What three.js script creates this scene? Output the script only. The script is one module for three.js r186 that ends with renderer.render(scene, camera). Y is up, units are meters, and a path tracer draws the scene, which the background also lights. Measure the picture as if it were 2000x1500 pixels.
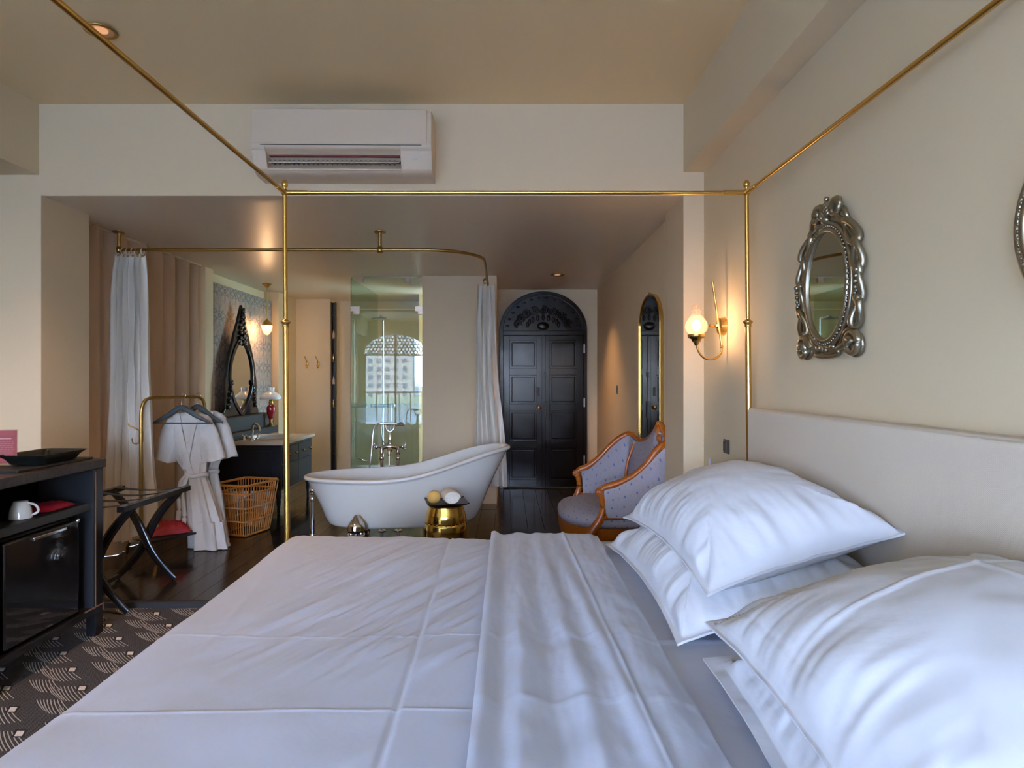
import * as THREE from 'three';
import { RoundedBoxGeometry } from 'three/addons/geometries/RoundedBoxGeometry.js';
import { mergeGeometries } from 'three/addons/utils/BufferGeometryUtils.js';
import { ImprovedNoise } from 'three/addons/math/ImprovedNoise.js';

// ---------------------------------------------------------------- camera, sky, sun, exposure
const scene = new THREE.Scene();
const camera = new THREE.PerspectiveCamera(THREE.MathUtils.radToDeg(2 * Math.atan(750 / 1240)), 4 / 3, 0.05, 900);
camera.position.set(0, 1.3, 0);
camera.lookAt(0, 1.3, -10);
camera.setViewOffset(2000, 1500, 9, 8, 2000, 1500);      // the photograph's lens shift

const renderer = new THREE.WebGLRenderer({ antialias: true });
renderer.toneMapping = THREE.LinearToneMapping;
renderer.toneMappingExposure = 1.0;
renderer.shadowMap.enabled = true;

const noise3 = new ImprovedNoise();
function fbm(x, y, z, n = 4) { let a = 0, s = 1, t = 0; for (let i = 0; i < n; i++) { a += s * noise3.noise(x, y, z); t += s; x *= 2.03; y *= 2.03; z *= 2.03; s *= 0.5; } return a / t; }
let seed = 12345;
function rnd() { seed = (seed + 0x6D2B79F5) | 0; let t = Math.imul(seed ^ (seed >>> 15), 1 | seed); t = (t + Math.imul(t ^ (t >>> 7), 61 | t)) ^ t; return ((t ^ (t >>> 14)) >>> 0) / 4294967296; }
const clamp = (v, a = 0, b = 1) => Math.min(b, Math.max(a, v));
const smooth = (a, b, v) => { const t = clamp((v - a) / (b - a)); return t * t * (3 - 2 * t); };
const lerp = (a, b, t) => a + (b - a) * t;

{ // bright hazy sky with soft clouds over the river
  const W = 512, H = 256, d = new Float32Array(W * H * 4), SKY = 49.0;
  for (let j = 0; j < H; j++) for (let i = 0; i < W; i++) {
    const el = (j + 0.5) / H * Math.PI - Math.PI / 2, az = i / W * Math.PI * 2;
    const up = Math.max(0, Math.sin(el)), cx = Math.cos(az) * Math.cos(el), cz = Math.sin(az) * Math.cos(el);
    const k = Math.pow(1 - up, 2.5);
    let r = lerp(0.30, 0.78, k), g = lerp(0.56, 0.93, k), b = lerp(1.15, 1.22, k);
    const c = smooth(0.02, 0.32, fbm(cx * 2.2 + 7, up * 5, cz * 2.2, 5)) * smooth(0, 0.12, up);
    r = lerp(r, 0.95, c); g = lerp(g, 1.03, c); b = lerp(b, 1.2, c);
    if (el < 0) { const t = smooth(0, 0.2, -el); r = lerp(r, 0.30, t); g = lerp(g, 0.34, t); b = lerp(b, 0.36, t); }
    d.set([r * 0.94 * SKY, g * SKY, b * 1.1 * SKY, 1], (j * W + i) * 4);
  }
  const sky = new THREE.DataTexture(d, W, H, THREE.RGBAFormat, THREE.FloatType);
  sky.mapping = THREE.EquirectangularReflectionMapping; sky.colorSpace = THREE.LinearSRGBColorSpace;
  sky.magFilter = THREE.LinearFilter; sky.minFilter = THREE.LinearFilter; sky.needsUpdate = true;
  scene.background = sky;
}
// high sun behind the building: it lights the far bank and never enters the room
const sun = new THREE.DirectionalLight(0xfff0dc, 30);
sun.position.set(-30, 70, -60); sun.target.position.set(0, 0, 60);
sun.castShadow = true; sun.shadow.radius = 1;
Object.assign(sun.shadow.camera, { left: -160, right: 160, top: 160, bottom: -160, near: 1, far: 600 });
scene.add(sun, sun.target);

// ---------------------------------------------------------------- helpers
const names = new Map();
function numbered(n) { const k = names.get(n) || 0; names.set(n, k + 1); return k ? `${n}_${String(k).padStart(3, '0')}` : n; }
function shadows(m) { m.castShadow = true; m.receiveShadow = true; return m; }
function merged(gs) {
  gs = (Array.isArray(gs) ? gs : [gs]).map(g => {
    let q = g.index ? g.toNonIndexed() : g;
    for (const k of Object.keys(q.attributes)) if (!['position', 'normal', 'uv'].includes(k)) q.deleteAttribute(k);
    return q;
  });
  return gs.length === 1 ? gs[0] : mergeGeometries(gs);
}
function obj(name, gs, mat, parent) {
  const g = (Array.isArray(gs) ? (gs.length === 1 ? gs[0] : merged(gs)) : gs);
  const m = shadows(new THREE.Mesh(g, mat)); m.name = parent ? name : numbered(name);
  if (parent && parent.children.some(c => c.name === name)) {
    const k = parent.children.filter(c => c.name === name || c.name.startsWith(name + '_')).length;
    m.name = `${name}_${String(k).padStart(3, '0')}`;
  }
  (parent || scene).add(m); return m;
}
function tag(o, label, category, group) { o.userData.label = label; o.userData.category = category; if (group) o.userData.group = group; return o; }
function thing(name, label, category, [x, y, d], turn = 0, group) {          // d: metres in front of the camera
  const o = new THREE.Group(); o.name = numbered(name); scene.add(o);
  o.position.set(x, y, -d); o.rotation.y = turn; return tag(o, label, category, group);
}
function struct(name, gs, mat, label, parent) { const m = obj(name, gs, mat, parent); if (!parent) m.userData.kind = 'structure'; if (label) m.userData.label = label; return m; }
function copyOf(o, label, [x, y, d], turn) { const c = o.clone(); c.name = numbered(o.name.replace(/_\d{3}$/, '')); c.userData = { ...o.userData, label }; scene.add(c); c.position.set(x, y, -d); if (turn !== undefined) c.rotation.y = turn; return c; }
const V = (x, y, z) => new THREE.Vector3(x, y, z);
const v2 = (x, y) => new THREE.Vector2(x, y);
function uvBox(g, s = 1) {                               // uv in metres, by the way each face points
  g = g.index ? g.toNonIndexed() : g; const p = g.attributes.position, n = g.attributes.normal, uv = new Float32Array(p.count * 2);
  for (let i = 0; i < p.count; i++) {
    const ax = Math.abs(n.getX(i)), ay = Math.abs(n.getY(i)), az = Math.abs(n.getZ(i)); let u, v;
    if (ay >= ax && ay >= az) { u = p.getX(i); v = p.getZ(i); } else if (ax >= az) { u = p.getZ(i); v = p.getY(i); } else { u = p.getX(i); v = p.getY(i); }
    uv[2 * i] = u * s; uv[2 * i + 1] = v * s;
  }
  g.setAttribute('uv', new THREE.BufferAttribute(uv, 2)); return g;
}
function B(x0, x1, y0, y1, z0, z1, r = 0) {              // box between two corners
  const w = x1 - x0, h = y1 - y0, l = z1 - z0;
  const g = r ? new RoundedBoxGeometry(w, h, l, 2, Math.min(r, w / 2.01, h / 2.01, l / 2.01)) : new THREE.BoxGeometry(w, h, l);
  g.translate((x0 + x1) / 2, (y0 + y1) / 2, (z0 + z1) / 2); return uvBox(g);
}
const D = (x0, x1, y0, y1, d0, d1, r) => B(x0, x1, y0, y1, -d1, -d0, r);   // the same with depths in front of the camera
function tube(pts, r, seg = 24, rad = 8, closed = false, tension = 0.5) {
  const c = pts.length === 2 ? new THREE.LineCurve3(pts[0], pts[1]) : new THREE.CatmullRomCurve3(pts, closed, 'catmullrom', tension);
  const g = new THREE.TubeGeometry(c, pts.length === 2 ? 1 : seg, r, rad, closed);
  if (closed) return g;
  const caps = [pts[0], pts[pts.length - 1]].map(p => new THREE.SphereGeometry(r, rad, 6).translate(p.x, p.y, p.z));
  return merged([g, ...caps]);
}
function taper(pts, radii, seg = 24, rad = 10, flat = 1) { // tube whose thickness follows radii; flat squashes its second axis
  const c = new THREE.CatmullRomCurve3(pts), fr = c.computeFrenetFrames(seg), rings = [];
  const up = V(0, 1, 0);
  for (let i = 0; i <= seg; i++) {
    const t = i / seg, p = c.getPointAt(t), k = t * (radii.length - 1), a = Math.floor(k), r = lerp(radii[a], radii[Math.min(a + 1, radii.length - 1)], k - a);
    const T = fr.tangents[i]; let S = V(0, 0, 0).crossVectors(T, up); if (S.lengthSq() < 1e-4) S.set(0, 0, 1); S.normalize(); const N = V(0, 0, 0).crossVectors(S, T).normalize();
    const ring = []; for (let j = 0; j < rad; j++) { const q = j / rad * Math.PI * 2; ring.push(p.clone().addScaledVector(S, Math.cos(q) * r * flat).addScaledVector(N, Math.sin(q) * r)); }
    rings.push(ring);
  }
  return loft(rings, true);
}
function loft(rings, caps = true, closed = true) {        // skin over rings of equal length
  const n = rings[0].length, pos = [], uv = [], idx = [];
  let acc = 0; const w = n + (closed ? 1 : 0);
  rings.forEach((r, i) => {
    if (i) acc += r[0].distanceTo(rings[i - 1][0]);
    let s = 0; for (let j = 0; j < w; j++) { const p = r[j % n]; if (j) s += p.distanceTo(r[(j - 1) % n]); pos.push(p.x, p.y, p.z); uv.push(s, acc); }
  });
  for (let i = 0; i < rings.length - 1; i++) for (let j = 0; j < w - 1; j++) { const a = i * w + j, b = a + 1, c = a + w, d = c + 1; idx.push(a, b, d, a, d, c); }
  const g = new THREE.BufferGeometry(); g.setAttribute('position', new THREE.Float32BufferAttribute(pos, 3)); g.setAttribute('uv', new THREE.Float32BufferAttribute(uv, 2)); g.setIndex(idx); g.computeVertexNormals();
  if (closed) { const nn = g.attributes.normal; for (let i = 0; i < rings.length; i++) { const a = i * w, b = a + w - 1; const x = nn.getX(a) + nn.getX(b), y = nn.getY(a) + nn.getY(b), z = nn.getZ(a) + nn.getZ(b), l = Math.hypot(x, y, z) || 1; nn.setXYZ(a, x / l, y / l, z / l); nn.setXYZ(b, x / l, y / l, z / l); } }
  if (!caps) return g;
  const out = [g];
  for (const [r, flip] of [[rings[0], true], [rings[rings.length - 1], false]]) {
    const c = r.reduce((s, p) => s.add(p), V(0, 0, 0)).divideScalar(n), P = [c.x, c.y, c.z], I = [], U = [0, 0]; r.forEach(p => { P.push(p.x, p.y, p.z); U.push(p.x, p.z); });
    for (let j = 0; j < n; j++) { const a = 1 + j, b = 1 + (j + 1) % n; flip ? I.push(0, b, a) : I.push(0, a, b); }
    const cg = new THREE.BufferGeometry(); cg.setAttribute('position', new THREE.Float32BufferAttribute(P, 3)); cg.setAttribute('uv', new THREE.Float32BufferAttribute(U, 2)); cg.setIndex(I); cg.computeVertexNormals(); out.push(cg);
  }
  return merged(out);
}
function sheet(f, nu, nv, th) {                           // cloth: a grid f(u,v) -> Vector3 with real thickness
  const P = []; for (let i = 0; i <= nv; i++) for (let j = 0; j <= nu; j++) P.push(f(j / nu, i / nv));
  const w = nu + 1, g0 = new THREE.BufferGeometry(), pos = [], uv = [], idx = [];
  P.forEach((p, k) => pos.push(p.x, p.y, p.z));
  let acc = 0; const us = [], vs = [];
  for (let i = 0; i <= nv; i++) { let s = 0; if (i) acc += P[i * w].distanceTo(P[(i - 1) * w]); for (let j = 0; j <= nu; j++) { if (j) s += P[i * w + j].distanceTo(P[i * w + j - 1]); uv.push(s, acc); } }
  for (let i = 0; i < nv; i++) for (let j = 0; j < nu; j++) { const a = i * w + j; idx.push(a, a + 1, a + w + 1, a, a + w + 1, a + w); }
  g0.setAttribute('position', new THREE.Float32BufferAttribute(pos, 3)); g0.setAttribute('uv', new THREE.Float32BufferAttribute(uv, 2)); g0.setIndex(idx); g0.computeVertexNormals();
  if (!th) return g0;
  const n = g0.attributes.normal, N = P.length, pos2 = pos.slice(), nor = Array.from(n.array), uv2 = uv.slice(), idx2 = idx.slice();
  for (let k = 0; k < N; k++) { pos2.push(pos[3 * k] - n.getX(k) * th, pos[3 * k + 1] - n.getY(k) * th, pos[3 * k + 2] - n.getZ(k) * th); nor.push(-n.getX(k), -n.getY(k), -n.getZ(k)); uv2.push(uv[2 * k], uv[2 * k + 1]); }
  for (let k = 0; k < idx.length; k += 3) idx2.push(N + idx[k], N + idx[k + 2], N + idx[k + 1]);
  const rim = []; for (let j = 0; j < nu; j++) { rim.push([j + 1, j], [nv * w + j, nv * w + j + 1]); } for (let i = 0; i < nv; i++) { rim.push([i * w, (i + 1) * w], [(i + 1) * w + nu, i * w + nu]); }
  for (const [a, b] of rim) idx2.push(a, b, N + b, a, N + b, N + a);
  const g = new THREE.BufferGeometry(); g.setAttribute('position', new THREE.Float32BufferAttribute(pos2, 3)); g.setAttribute('normal', new THREE.Float32BufferAttribute(nor, 3)); g.setAttribute('uv', new THREE.Float32BufferAttribute(uv2, 2)); g.setIndex(idx2); return g;
}
function lathe(pts, seg = 28) { return new THREE.LatheGeometry(pts.map(p => v2(p[0], p[1])), seg); }
function ext(shape, depth, bevel = 0, curveSegments = 24) {
  const g = new THREE.ExtrudeGeometry(shape, { depth, curveSegments, bevelEnabled: bevel > 0, bevelThickness: bevel, bevelSize: bevel, bevelOffset: -bevel, bevelSegments: 2 }); return uvBox(g);
}
const ball = (r, x, y, z, s = 12) => new THREE.SphereGeometry(r, s, Math.max(6, s - 4)).translate(x, y, z);
function ellipsoid(rx, ry, rz, x, y, z, s = 14) { return new THREE.SphereGeometry(1, s, s - 4).scale(rx, ry, rz).translate(x, y, z); }
function rod(a, b, r, seg = 10) { const h = a.distanceTo(b), g = new THREE.CylinderGeometry(r, r, h, seg); g.applyQuaternion(new THREE.Quaternion().setFromUnitVectors(V(0, 1, 0), b.clone().sub(a).normalize())); const m = a.clone().add(b).multiplyScalar(0.5); return g.translate(m.x, m.y, m.z); }
function bar(a, b, w, h) { const l = a.distanceTo(b), g = new THREE.BoxGeometry(w, h, l); g.lookAt(b.clone().sub(a)); const m = a.clone().add(b).multiplyScalar(0.5); return uvBox(g.translate(m.x, m.y, m.z)); }

// ---------------------------------------------------------------- textures and materials
function tex(w, h, f, srgb = true, wrap = true) {
  const d = new Uint8Array(w * h * 4);
  for (let j = 0; j < h; j++) for (let i = 0; i < w; i++) { const c = f(i / w, j / h, i, j), o = (j * w + i) * 4; if (typeof c === 'number') { d[o] = d[o + 1] = d[o + 2] = clamp(c) * 255; } else { d[o] = clamp(c[0]) * 255; d[o + 1] = clamp(c[1]) * 255; d[o + 2] = clamp(c[2]) * 255; } d[o + 3] = 255; }
  const t = new THREE.DataTexture(d, w, h); t.colorSpace = srgb ? THREE.SRGBColorSpace : THREE.NoColorSpace;
  t.magFilter = THREE.LinearFilter; t.minFilter = THREE.LinearMipmapLinearFilter; t.generateMipmaps = true;
  if (wrap) t.wrapS = t.wrapT = THREE.RepeatWrapping; t.needsUpdate = true; return t;
}
function rep(t, x, y = x) { t.repeat.set(x, y); return t; }
// noise that tiles over the unit square
function tnoise(u, v, f, n = 4, z = 0) { const a = u * Math.PI * 2, b = v * Math.PI * 2, r = f / (Math.PI * 2); return fbm(Math.cos(a) * r + 11 + z, Math.sin(a) * r + Math.cos(b) * r * 0.93 + 5, Math.sin(b) * r + 3 - z, n); }
const std = (o) => new THREE.MeshStandardMaterial(o);
const phy = (o) => new THREE.MeshPhysicalMaterial(o);
const lin = (r, g, b) => new THREE.Color().setRGB(r, g, b);

const plasterBump = rep(tex(256, 256, (u, v) => 0.5 + 0.6 * tnoise(u, v, 30, 4), false), 1.2);
const fabricBump = rep(tex(128, 128, (u, v, i, j) => 0.5 + 0.22 * Math.sin(i * Math.PI / 4) * Math.cos(j * Math.PI / 4) + 0.3 * tnoise(u, v, 20, 3), false), 14);
const linenBump = rep(tex(256, 256, (u, v, i, j) => 0.5 + 0.5 * tnoise(u, v, 6, 5), false), 2.5);
const grainMap = (c1, c2, sx, sy) => rep(tex(256, 256, (u, v) => { const n = tnoise(u * 1, v, 7, 4) * 1.4, s = 0.5 + 0.5 * Math.sin((u * 16 + n * 3) * Math.PI * 2), k = clamp(0.55 * s + 0.45 * (0.5 + tnoise(u, v, 26, 3, 4))); return [lerp(c1[0], c2[0], k), lerp(c1[1], c2[1], k), lerp(c1[2], c2[2], k)]; }), sx, sy);
const smudge = rep(tex(256, 256, (u, v) => [0, clamp(0.55 + 0.5 * tnoise(u, v, 6, 5)), 0], false), 0.8);

const M = {
  wall: std({ color: lin(0.69, 0.57, 0.38), roughness: 0.75, bumpMap: plasterBump, bumpScale: 0.0006 }),
  wallWarmCast: std({ color: lin(0.725, 0.57, 0.37), roughness: 0.75, bumpMap: plasterBump, bumpScale: 0.0006 }),  // same wall paint, with the warm light on the header put into its colour
  wallBack: std({ color: lin(0.83, 0.655, 0.42), roughness: 0.7, bumpMap: plasterBump, bumpScale: 0.0006 }),
  ceiling: std({ color: lin(0.77, 0.59, 0.335), roughness: 0.42, bumpMap: plasterBump, bumpScale: 0.0003 }),
  ceilingLow: std({ color: lin(0.76, 0.64, 0.475), roughness: 0.33, bumpMap: plasterBump, bumpScale: 0.0003 }),
  facade: std({ color: lin(0.6, 0.57, 0.5), roughness: 0.9 }),
  white: std({ color: lin(0.56, 0.62, 0.755), roughness: 0.75, bumpMap: linenBump, bumpScale: 0.002 }),  // white cotton; the blue cast of the sky is put into the colour
  pillowcase: std({ color: lin(0.66, 0.675, 0.72), roughness: 0.75, bumpMap: linenBump, bumpScale: 0.002 }),  // same white cotton with a weaker sky cast in its colour
  skyTintSheet: std({ color: lin(0.575, 0.605, 0.715), roughness: 0.7, bumpMap: linenBump, bumpScale: 0.002 }),  // white sheet cotton, also tinted with the blue skylight
  headboard: std({ color: lin(0.64, 0.55, 0.435), roughness: 0.8, bumpMap: fabricBump, bumpScale: 0.0006 }),
  brass: std({ color: lin(0.66, 0.42, 0.12), metalness: 1, roughness: 0.27 }),
  brassDark: std({ color: lin(0.42, 0.26, 0.075), metalness: 1, roughness: 0.33 }),
  brassBright: std({ color: lin(0.83, 0.58, 0.16), metalness: 1, roughness: 0.12 }),
  chrome: std({ color: lin(0.82, 0.82, 0.80), metalness: 1, roughness: 0.1 }),
  silver: std({ color: lin(0.33, 0.305, 0.235), metalness: 1, roughness: 0.36 }),
  mirror: std({ color: lin(0.80, 0.82, 0.77), metalness: 1, roughness: 0.02 }),
  black: std({ color: lin(0.012, 0.012, 0.013), roughness: 0.34, roughnessMap: smudge }),
  blackMatt: std({ color: lin(0.014, 0.014, 0.015), roughness: 0.5 }),
  blackDoor: phy({ color: lin(0.008, 0.008, 0.009), roughness: 0.33, roughnessMap: smudge, specularIntensity: 0.5, specularColor: lin(1, 0.92, 0.82) }),
  navy: phy({ color: lin(0.010, 0.0105, 0.013), roughness: 0.42, specularIntensity: 0.6 }),
  plastic: std({ color: lin(0.67, 0.53, 0.385), roughness: 0.4 }),  // white plastic, the warm room light on it tinted into the colour
  porcelain: phy({ color: lin(0.76, 0.73, 0.665), roughness: 0.2, clearcoat: 0.6, clearcoatRoughness: 0.06 }),
  dark: std({ color: lin(0.02, 0.02, 0.02), roughness: 0.8 }),
};
// ---------------------------------------------------------------- room shell
const CEIL = 2.89, LOW = 2.366, XL = -2.95, XR = 1.133, WIN = -4.2, DW = 3.66, DJ = 4.08;   // WIN: depth of the window wall, behind the camera
const WOODY = 0.032;
// window wall with two arched openings
function archShape(x0, x1, y0, ys, rise, p) {
  const s = p || new THREE.Path(); const n = 28, c = (x0 + x1) / 2, a = (x1 - x0) / 2;
  s.moveTo(x0, y0); s.lineTo(x1, y0); s.lineTo(x1, ys);
  for (let i = 1; i < n; i++) { const t = i / n * Math.PI; s.lineTo(c + a * Math.cos(t), ys + rise * Math.sin(t)); }
  s.lineTo(x0, ys); s.lineTo(x0, y0); return s;
}
const ARCH = [[-2.82, -1.12], [-0.62, 1.02]];
{
  const s = new THREE.Shape(); s.moveTo(XL - 0.2, -0.2); s.lineTo(XR + 0.2, -0.2); s.lineTo(XR + 0.2, CEIL + 0.2); s.lineTo(XL - 0.2, CEIL + 0.2); s.closePath();
  for (const [a, b] of ARCH) s.holes.push(archShape(a, b, 0.02, 1.98, 0.56));
  struct('wall_front', ext(s, 0.22).translate(0, 0, -WIN), M.wall, 'cream window wall with two tall arched openings to the river');
}
struct('wall_left', [D(XL - 0.2, XL, -0.2, CEIL + 0.2, WIN, -3.7), D(XL - 0.2, XL, -0.2, CEIL + 0.2, -2.3, DW), D(XL - 0.2, XL, 2.3, CEIL + 0.2, -3.7, -2.3), D(XL - 0.2, XL, -0.2, 0.05, -3.7, -2.3)], M.wall, 'cream plaster wall behind the black cabinet');
struct('wall_right', [D(XR, XR + 0.2, -0.2, CEIL + 0.2, WIN, DW)], M.wall, 'cream plaster wall above the headboard');
struct('ceiling', D(XL - 0.2, XR + 0.2, CEIL, CEIL + 0.2, WIN, DW + 0.1), M.ceiling, 'smooth tan bedroom ceiling');
struct('trim_1', D(XL, -2.70, 2.482, CEIL, WIN, DW), M.wall, 'boxed beam along the left side of the ceiling');
struct('trim_2', D(1.015, XR, 2.498, CEIL, WIN, DW), M.wall, 'boxed beam along the ceiling above the headboard wall');
// partition between bedroom and bath: header and two piers
struct('wall_partition', [D(XL - 0.2, XR + 0.2, LOW, CEIL + 0.2, DW, DJ), D(XL - 0.2, -2.688, -0.2, LOW, DW, DJ), D(1.015, XR + 0.2, -0.2, LOW, DW, DJ)], M.wallWarmCast, 'cream header and piers framing the wide opening to the bath area');
struct('ceiling_bath', D(XL - 0.2, 1.3, LOW, LOW + 0.2, DJ, 8.8), M.ceilingLow, 'lower taupe satin ceiling over the bath area');
// the header's underside carries the same satin paint
struct('trim_3', D(-2.688, 1.015, LOW - 0.004, LOW, DW + 0.002, DJ), M.ceilingLow, 'satin taupe underside of the header');
struct('wall_bath_right', D(1.06, 1.3, -0.2, LOW, DJ, 7.75), M.wallBack, 'cream wall with the tall arched mirror');
struct('wall_door', D(-0.11, 1.3, -0.2, LOW, 7.5, 7.7), M.wallBack, 'cream end wall around the arched black doors');
struct('wall_pier', D(-0.872, -0.11, -0.2, LOW, 6.5, 7.5), M.wallBack, 'cream wall between the glass shower and the entrance');
// left wall of the bath with a window hidden behind the long curtain
struct('wall_bath_left', [D(XL - 0.2, XL, -0.2, 0.05, DJ, 8.8), D(XL - 0.2, XL, 2.2, LOW, DJ, 8.8), D(XL - 0.2, XL, 0, 2.2, DJ, 4.3), D(XL - 0.2, XL, 0, 2.2, 5.6, 8.8)], M.wallBack, 'cream left wall of the bath area with a curtained window');
struct('wall_stub', D(XL, -2.845, -0.1, LOW, 5.98, 6.14), M.wallBack, 'slim cream pier beside the long curtain');
struct('wall_niche', [D(XL, -2.775, -0.1, LOW, 7.7, 8.35)], M.wallBack, 'cream end wall behind the pendant lamp');
struct('wall_hooks', D(-2.85, -2.335, -0.1, LOW, 8.35, 8.5), M.wallBack, 'cream wall with two brass coat hooks');
struct('wall_shower', [D(-2.4, 0.2, -0.2, LOW, 8.6, 8.8), D(-2.95, -2.335, -0.2, LOW, 8.5, 8.8)], M.wallBack, 'pale wall at the back of the shower');
// floors
const carpetTex = (() => {
  const W = 960, H = 1036, S = W / 0.318, c = document.createElement('canvas'); c.width = W; c.height = H; const x = c.getContext('2d');
  x.fillStyle = '#222021'; x.fillRect(0, 0, W, H);
  x.fillStyle = '#726e69';
  for (let j = 0; j < H / 14; j++) for (let i = 0; i < W / 16; i++) x.fillRect(i * 16 + (j & 1 ? 8 : 0) + rnd() * 2, j * 14, 8, 9);
  const cell = (f) => { for (let k = -1; k < 4; k++) for (let m = -2; m < 3; m++) f(k * W / 2, m * H + (k & 1 ? H / 2 : 0)); };
  const band = (ox, oy, x0, x1, n, y0, len, slant, rise) => {
    for (let i = 0; i < n; i++) {
      const t = i / (n - 1), a = ox + lerp(x0, x1, t) * S, b = oy + (y0 + rise * t) * S, L = len * (0.82 + 0.18 * Math.sin(Math.PI * t)) * S, sl = slant * S;
      for (const [col, w] of [['#1f1d1e', 26], ['#b5afa7', 13]]) { x.strokeStyle = col; x.lineWidth = w; x.beginPath(); x.moveTo(a, b); x.quadraticCurveTo(a + sl * 0.43, b + L * 0.53, a + sl, b + L); x.stroke(); }
    }
  };
  cell((ox, oy) => band(ox, oy, -0.160, -0.026, 10, -0.015, 0.125, 0.125, 0));
  cell((ox, oy) => band(ox, oy, 0.040, 0.138, 8, -0.075, 0.110, 0.10, 0));
  const skew = (ox, oy, w, h) => { const k = 0.45 * h; x.beginPath(); x.moveTo(ox - w - k, oy - h); x.lineTo(ox + w - k, oy - h); x.lineTo(ox + w + k, oy + h); x.lineTo(ox - w + k, oy + h); x.closePath(); x.fill(); };
  cell((ox, oy) => { x.fillStyle = '#1f1d1e'; skew(ox, oy, 66, 78); x.fillStyle = '#e6dfd4'; skew(ox, oy, 42, 54); });
  const t = new THREE.CanvasTexture(c); t.colorSpace = THREE.SRGBColorSpace; t.wrapS = t.wrapT = THREE.RepeatWrapping; t.magFilter = THREE.LinearFilter; return t;
})();
carpetTex.repeat.set(1 / 0.318, -1 / 0.343); carpetTex.offset.set(0.1415, 0.694);
M.carpet = std({ map: carpetTex, roughness: 0.95, bumpMap: rep(tex(128, 128, (u, v) => 0.5 + 0.8 * tnoise(u, v, 40, 2), false), 5), bumpScale: 0.004 });
struct('floor', D(XL - 0.2, XR + 0.2, -0.2, -0.012, WIN, DW), M.facade, 'bedroom floor slab under the carpet');
struct('carpet', D(XL, XR, -0.012, 0, WIN, DW - 0.045), M.carpet, 'dark charcoal carpet woven with dashes and small pale blocks').userData.kind = 'structure';
// raised dark plank floor of the bath area
const plankMaps = [0, 1, 2].map(k => grainMap([0.108 + 0.012 * k, 0.099 + 0.010 * k, 0.092 + 0.009 * k], [0.19, 0.172, 0.158], 1 / 0.14, 0.6));
const plankMat = plankMaps.map((m, k) => std({ map: m, roughness: 0.26 + 0.03 * k, roughnessMap: smudge, bumpMap: m, bumpScale: 0.0005 }));
const bathFloor = struct('floor_bath', [D(XL - 0.2, 1.3, -0.2, WOODY - 0.022, DW - 0.03, 8.8)], M.dark, 'raised floor of dark stained planks in the bath area');
struct('trim_4', D(XL, XR, -0.01, WOODY, DW - 0.045, DW - 0.005, 0.004), std({ color: lin(0.03, 0.028, 0.027), roughness: 0.35 }), 'dark timber nosing between carpet and plank floor');
{
  const w = 0.142; let k = 0;
  for (let x = XL; x < 1.06; x += w, k++) {
    let d = DW - 0.003 - (k % 3) * 0.45;
    while (d < 8.6) {
      const d0 = Math.max(d, DW - 0.003), d1 = Math.min(d + 1.5, 8.6); d += 1.5;
      if (d1 - d0 < 0.08 || (x > -0.2 && d0 > 7.5)) continue;
      obj('plank', D(x + 0.0012, Math.min(x + w, 1.06) - 0.0012, WOODY - 0.022, WOODY + (rnd() - 0.5) * 0.0012, d0 + 0.001, Math.min(d1, x > -0.2 ? 7.5 : 8.6) - 0.001), plankMat[Math.floor(rnd() * 3)], bathFloor);
    }
  }
}
// arched glazed doors to the river balcony, seen mirrored in the shower glass
M.windowGlass = phy({ color: 0xffffff, roughness: 0, transmission: 1, thickness: 0, ior: 1.45 });
M.windowWood = std({ color: lin(0.16, 0.12, 0.08), roughness: 0.5 });
ARCH.forEach(([a, b], k) => {
  const w = thing('window_' + (k + 1), k ? 'arched river window behind the bed' : 'arched river window with pierced fretwork above its doors', 'window', [0, 0, WIN - 0.11]);
  w.userData.kind = 'structure'; delete w.userData.category;
  const c = (a + b) / 2, fr = [];
  fr.push(B(a, a + 0.05, 0.02, 1.98, -0.03, 0.03), B(b - 0.05, b, 0.02, 1.98, -0.03, 0.03), B(a, b, 1.96, 2.0, -0.03, 0.03), B(c - 0.025, c + 0.025, 0.02, 2.53, -0.03, 0.03), B(a, b, 0.02, 0.10, -0.03, 0.03));
  obj('window_frame', fr, M.windowWood, w);
  const holes = [];                                   // pierced fretwork of rings inside the arch
  for (let x = a + 0.06; x < b; x += 0.095) for (let y = 2.05, r = 0; y < 2.56; y += 0.085, r++) {
    const xx = x + (r & 1 ? 0.047 : 0), e = ((xx - c) / ((b - a) / 2)) ** 2 + ((y - 1.98) / 0.56) ** 2;
    if (e < 0.93) holes.push(new THREE.TorusGeometry(0.043, 0.010, 5, 12).translate(xx, y, 0));
  }
  obj('fretwork', holes, M.windowWood, w);
  for (const [x0, x1] of [[a + 0.05, c - 0.025], [c + 0.025, b - 0.05]]) obj('pane', B(x0, x1, 0.10, 1.96, -0.003, 0.003), M.windowGlass, w);
});
{ // plain window in the bath's left wall, behind the curtain
  const w = thing('window_3', 'window hidden behind the long tan curtain', 'window', [XL - 0.1, 0, 0]); w.userData.kind = 'structure'; delete w.userData.category;
  obj('window_frame', [D(-0.03, 0.03, 0.05, 0.09, 4.3, 5.6), D(-0.03, 0.03, 2.14, 2.2, 4.3, 5.6), D(-0.03, 0.03, 0, 2.2, 4.3, 4.36), D(-0.03, 0.03, 0, 2.2, 5.54, 5.6)], M.windowWood, w);
  obj('pane', D(-0.003, 0.003, 0.09, 2.14, 4.36, 5.54), M.windowGlass, w);
}
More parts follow.
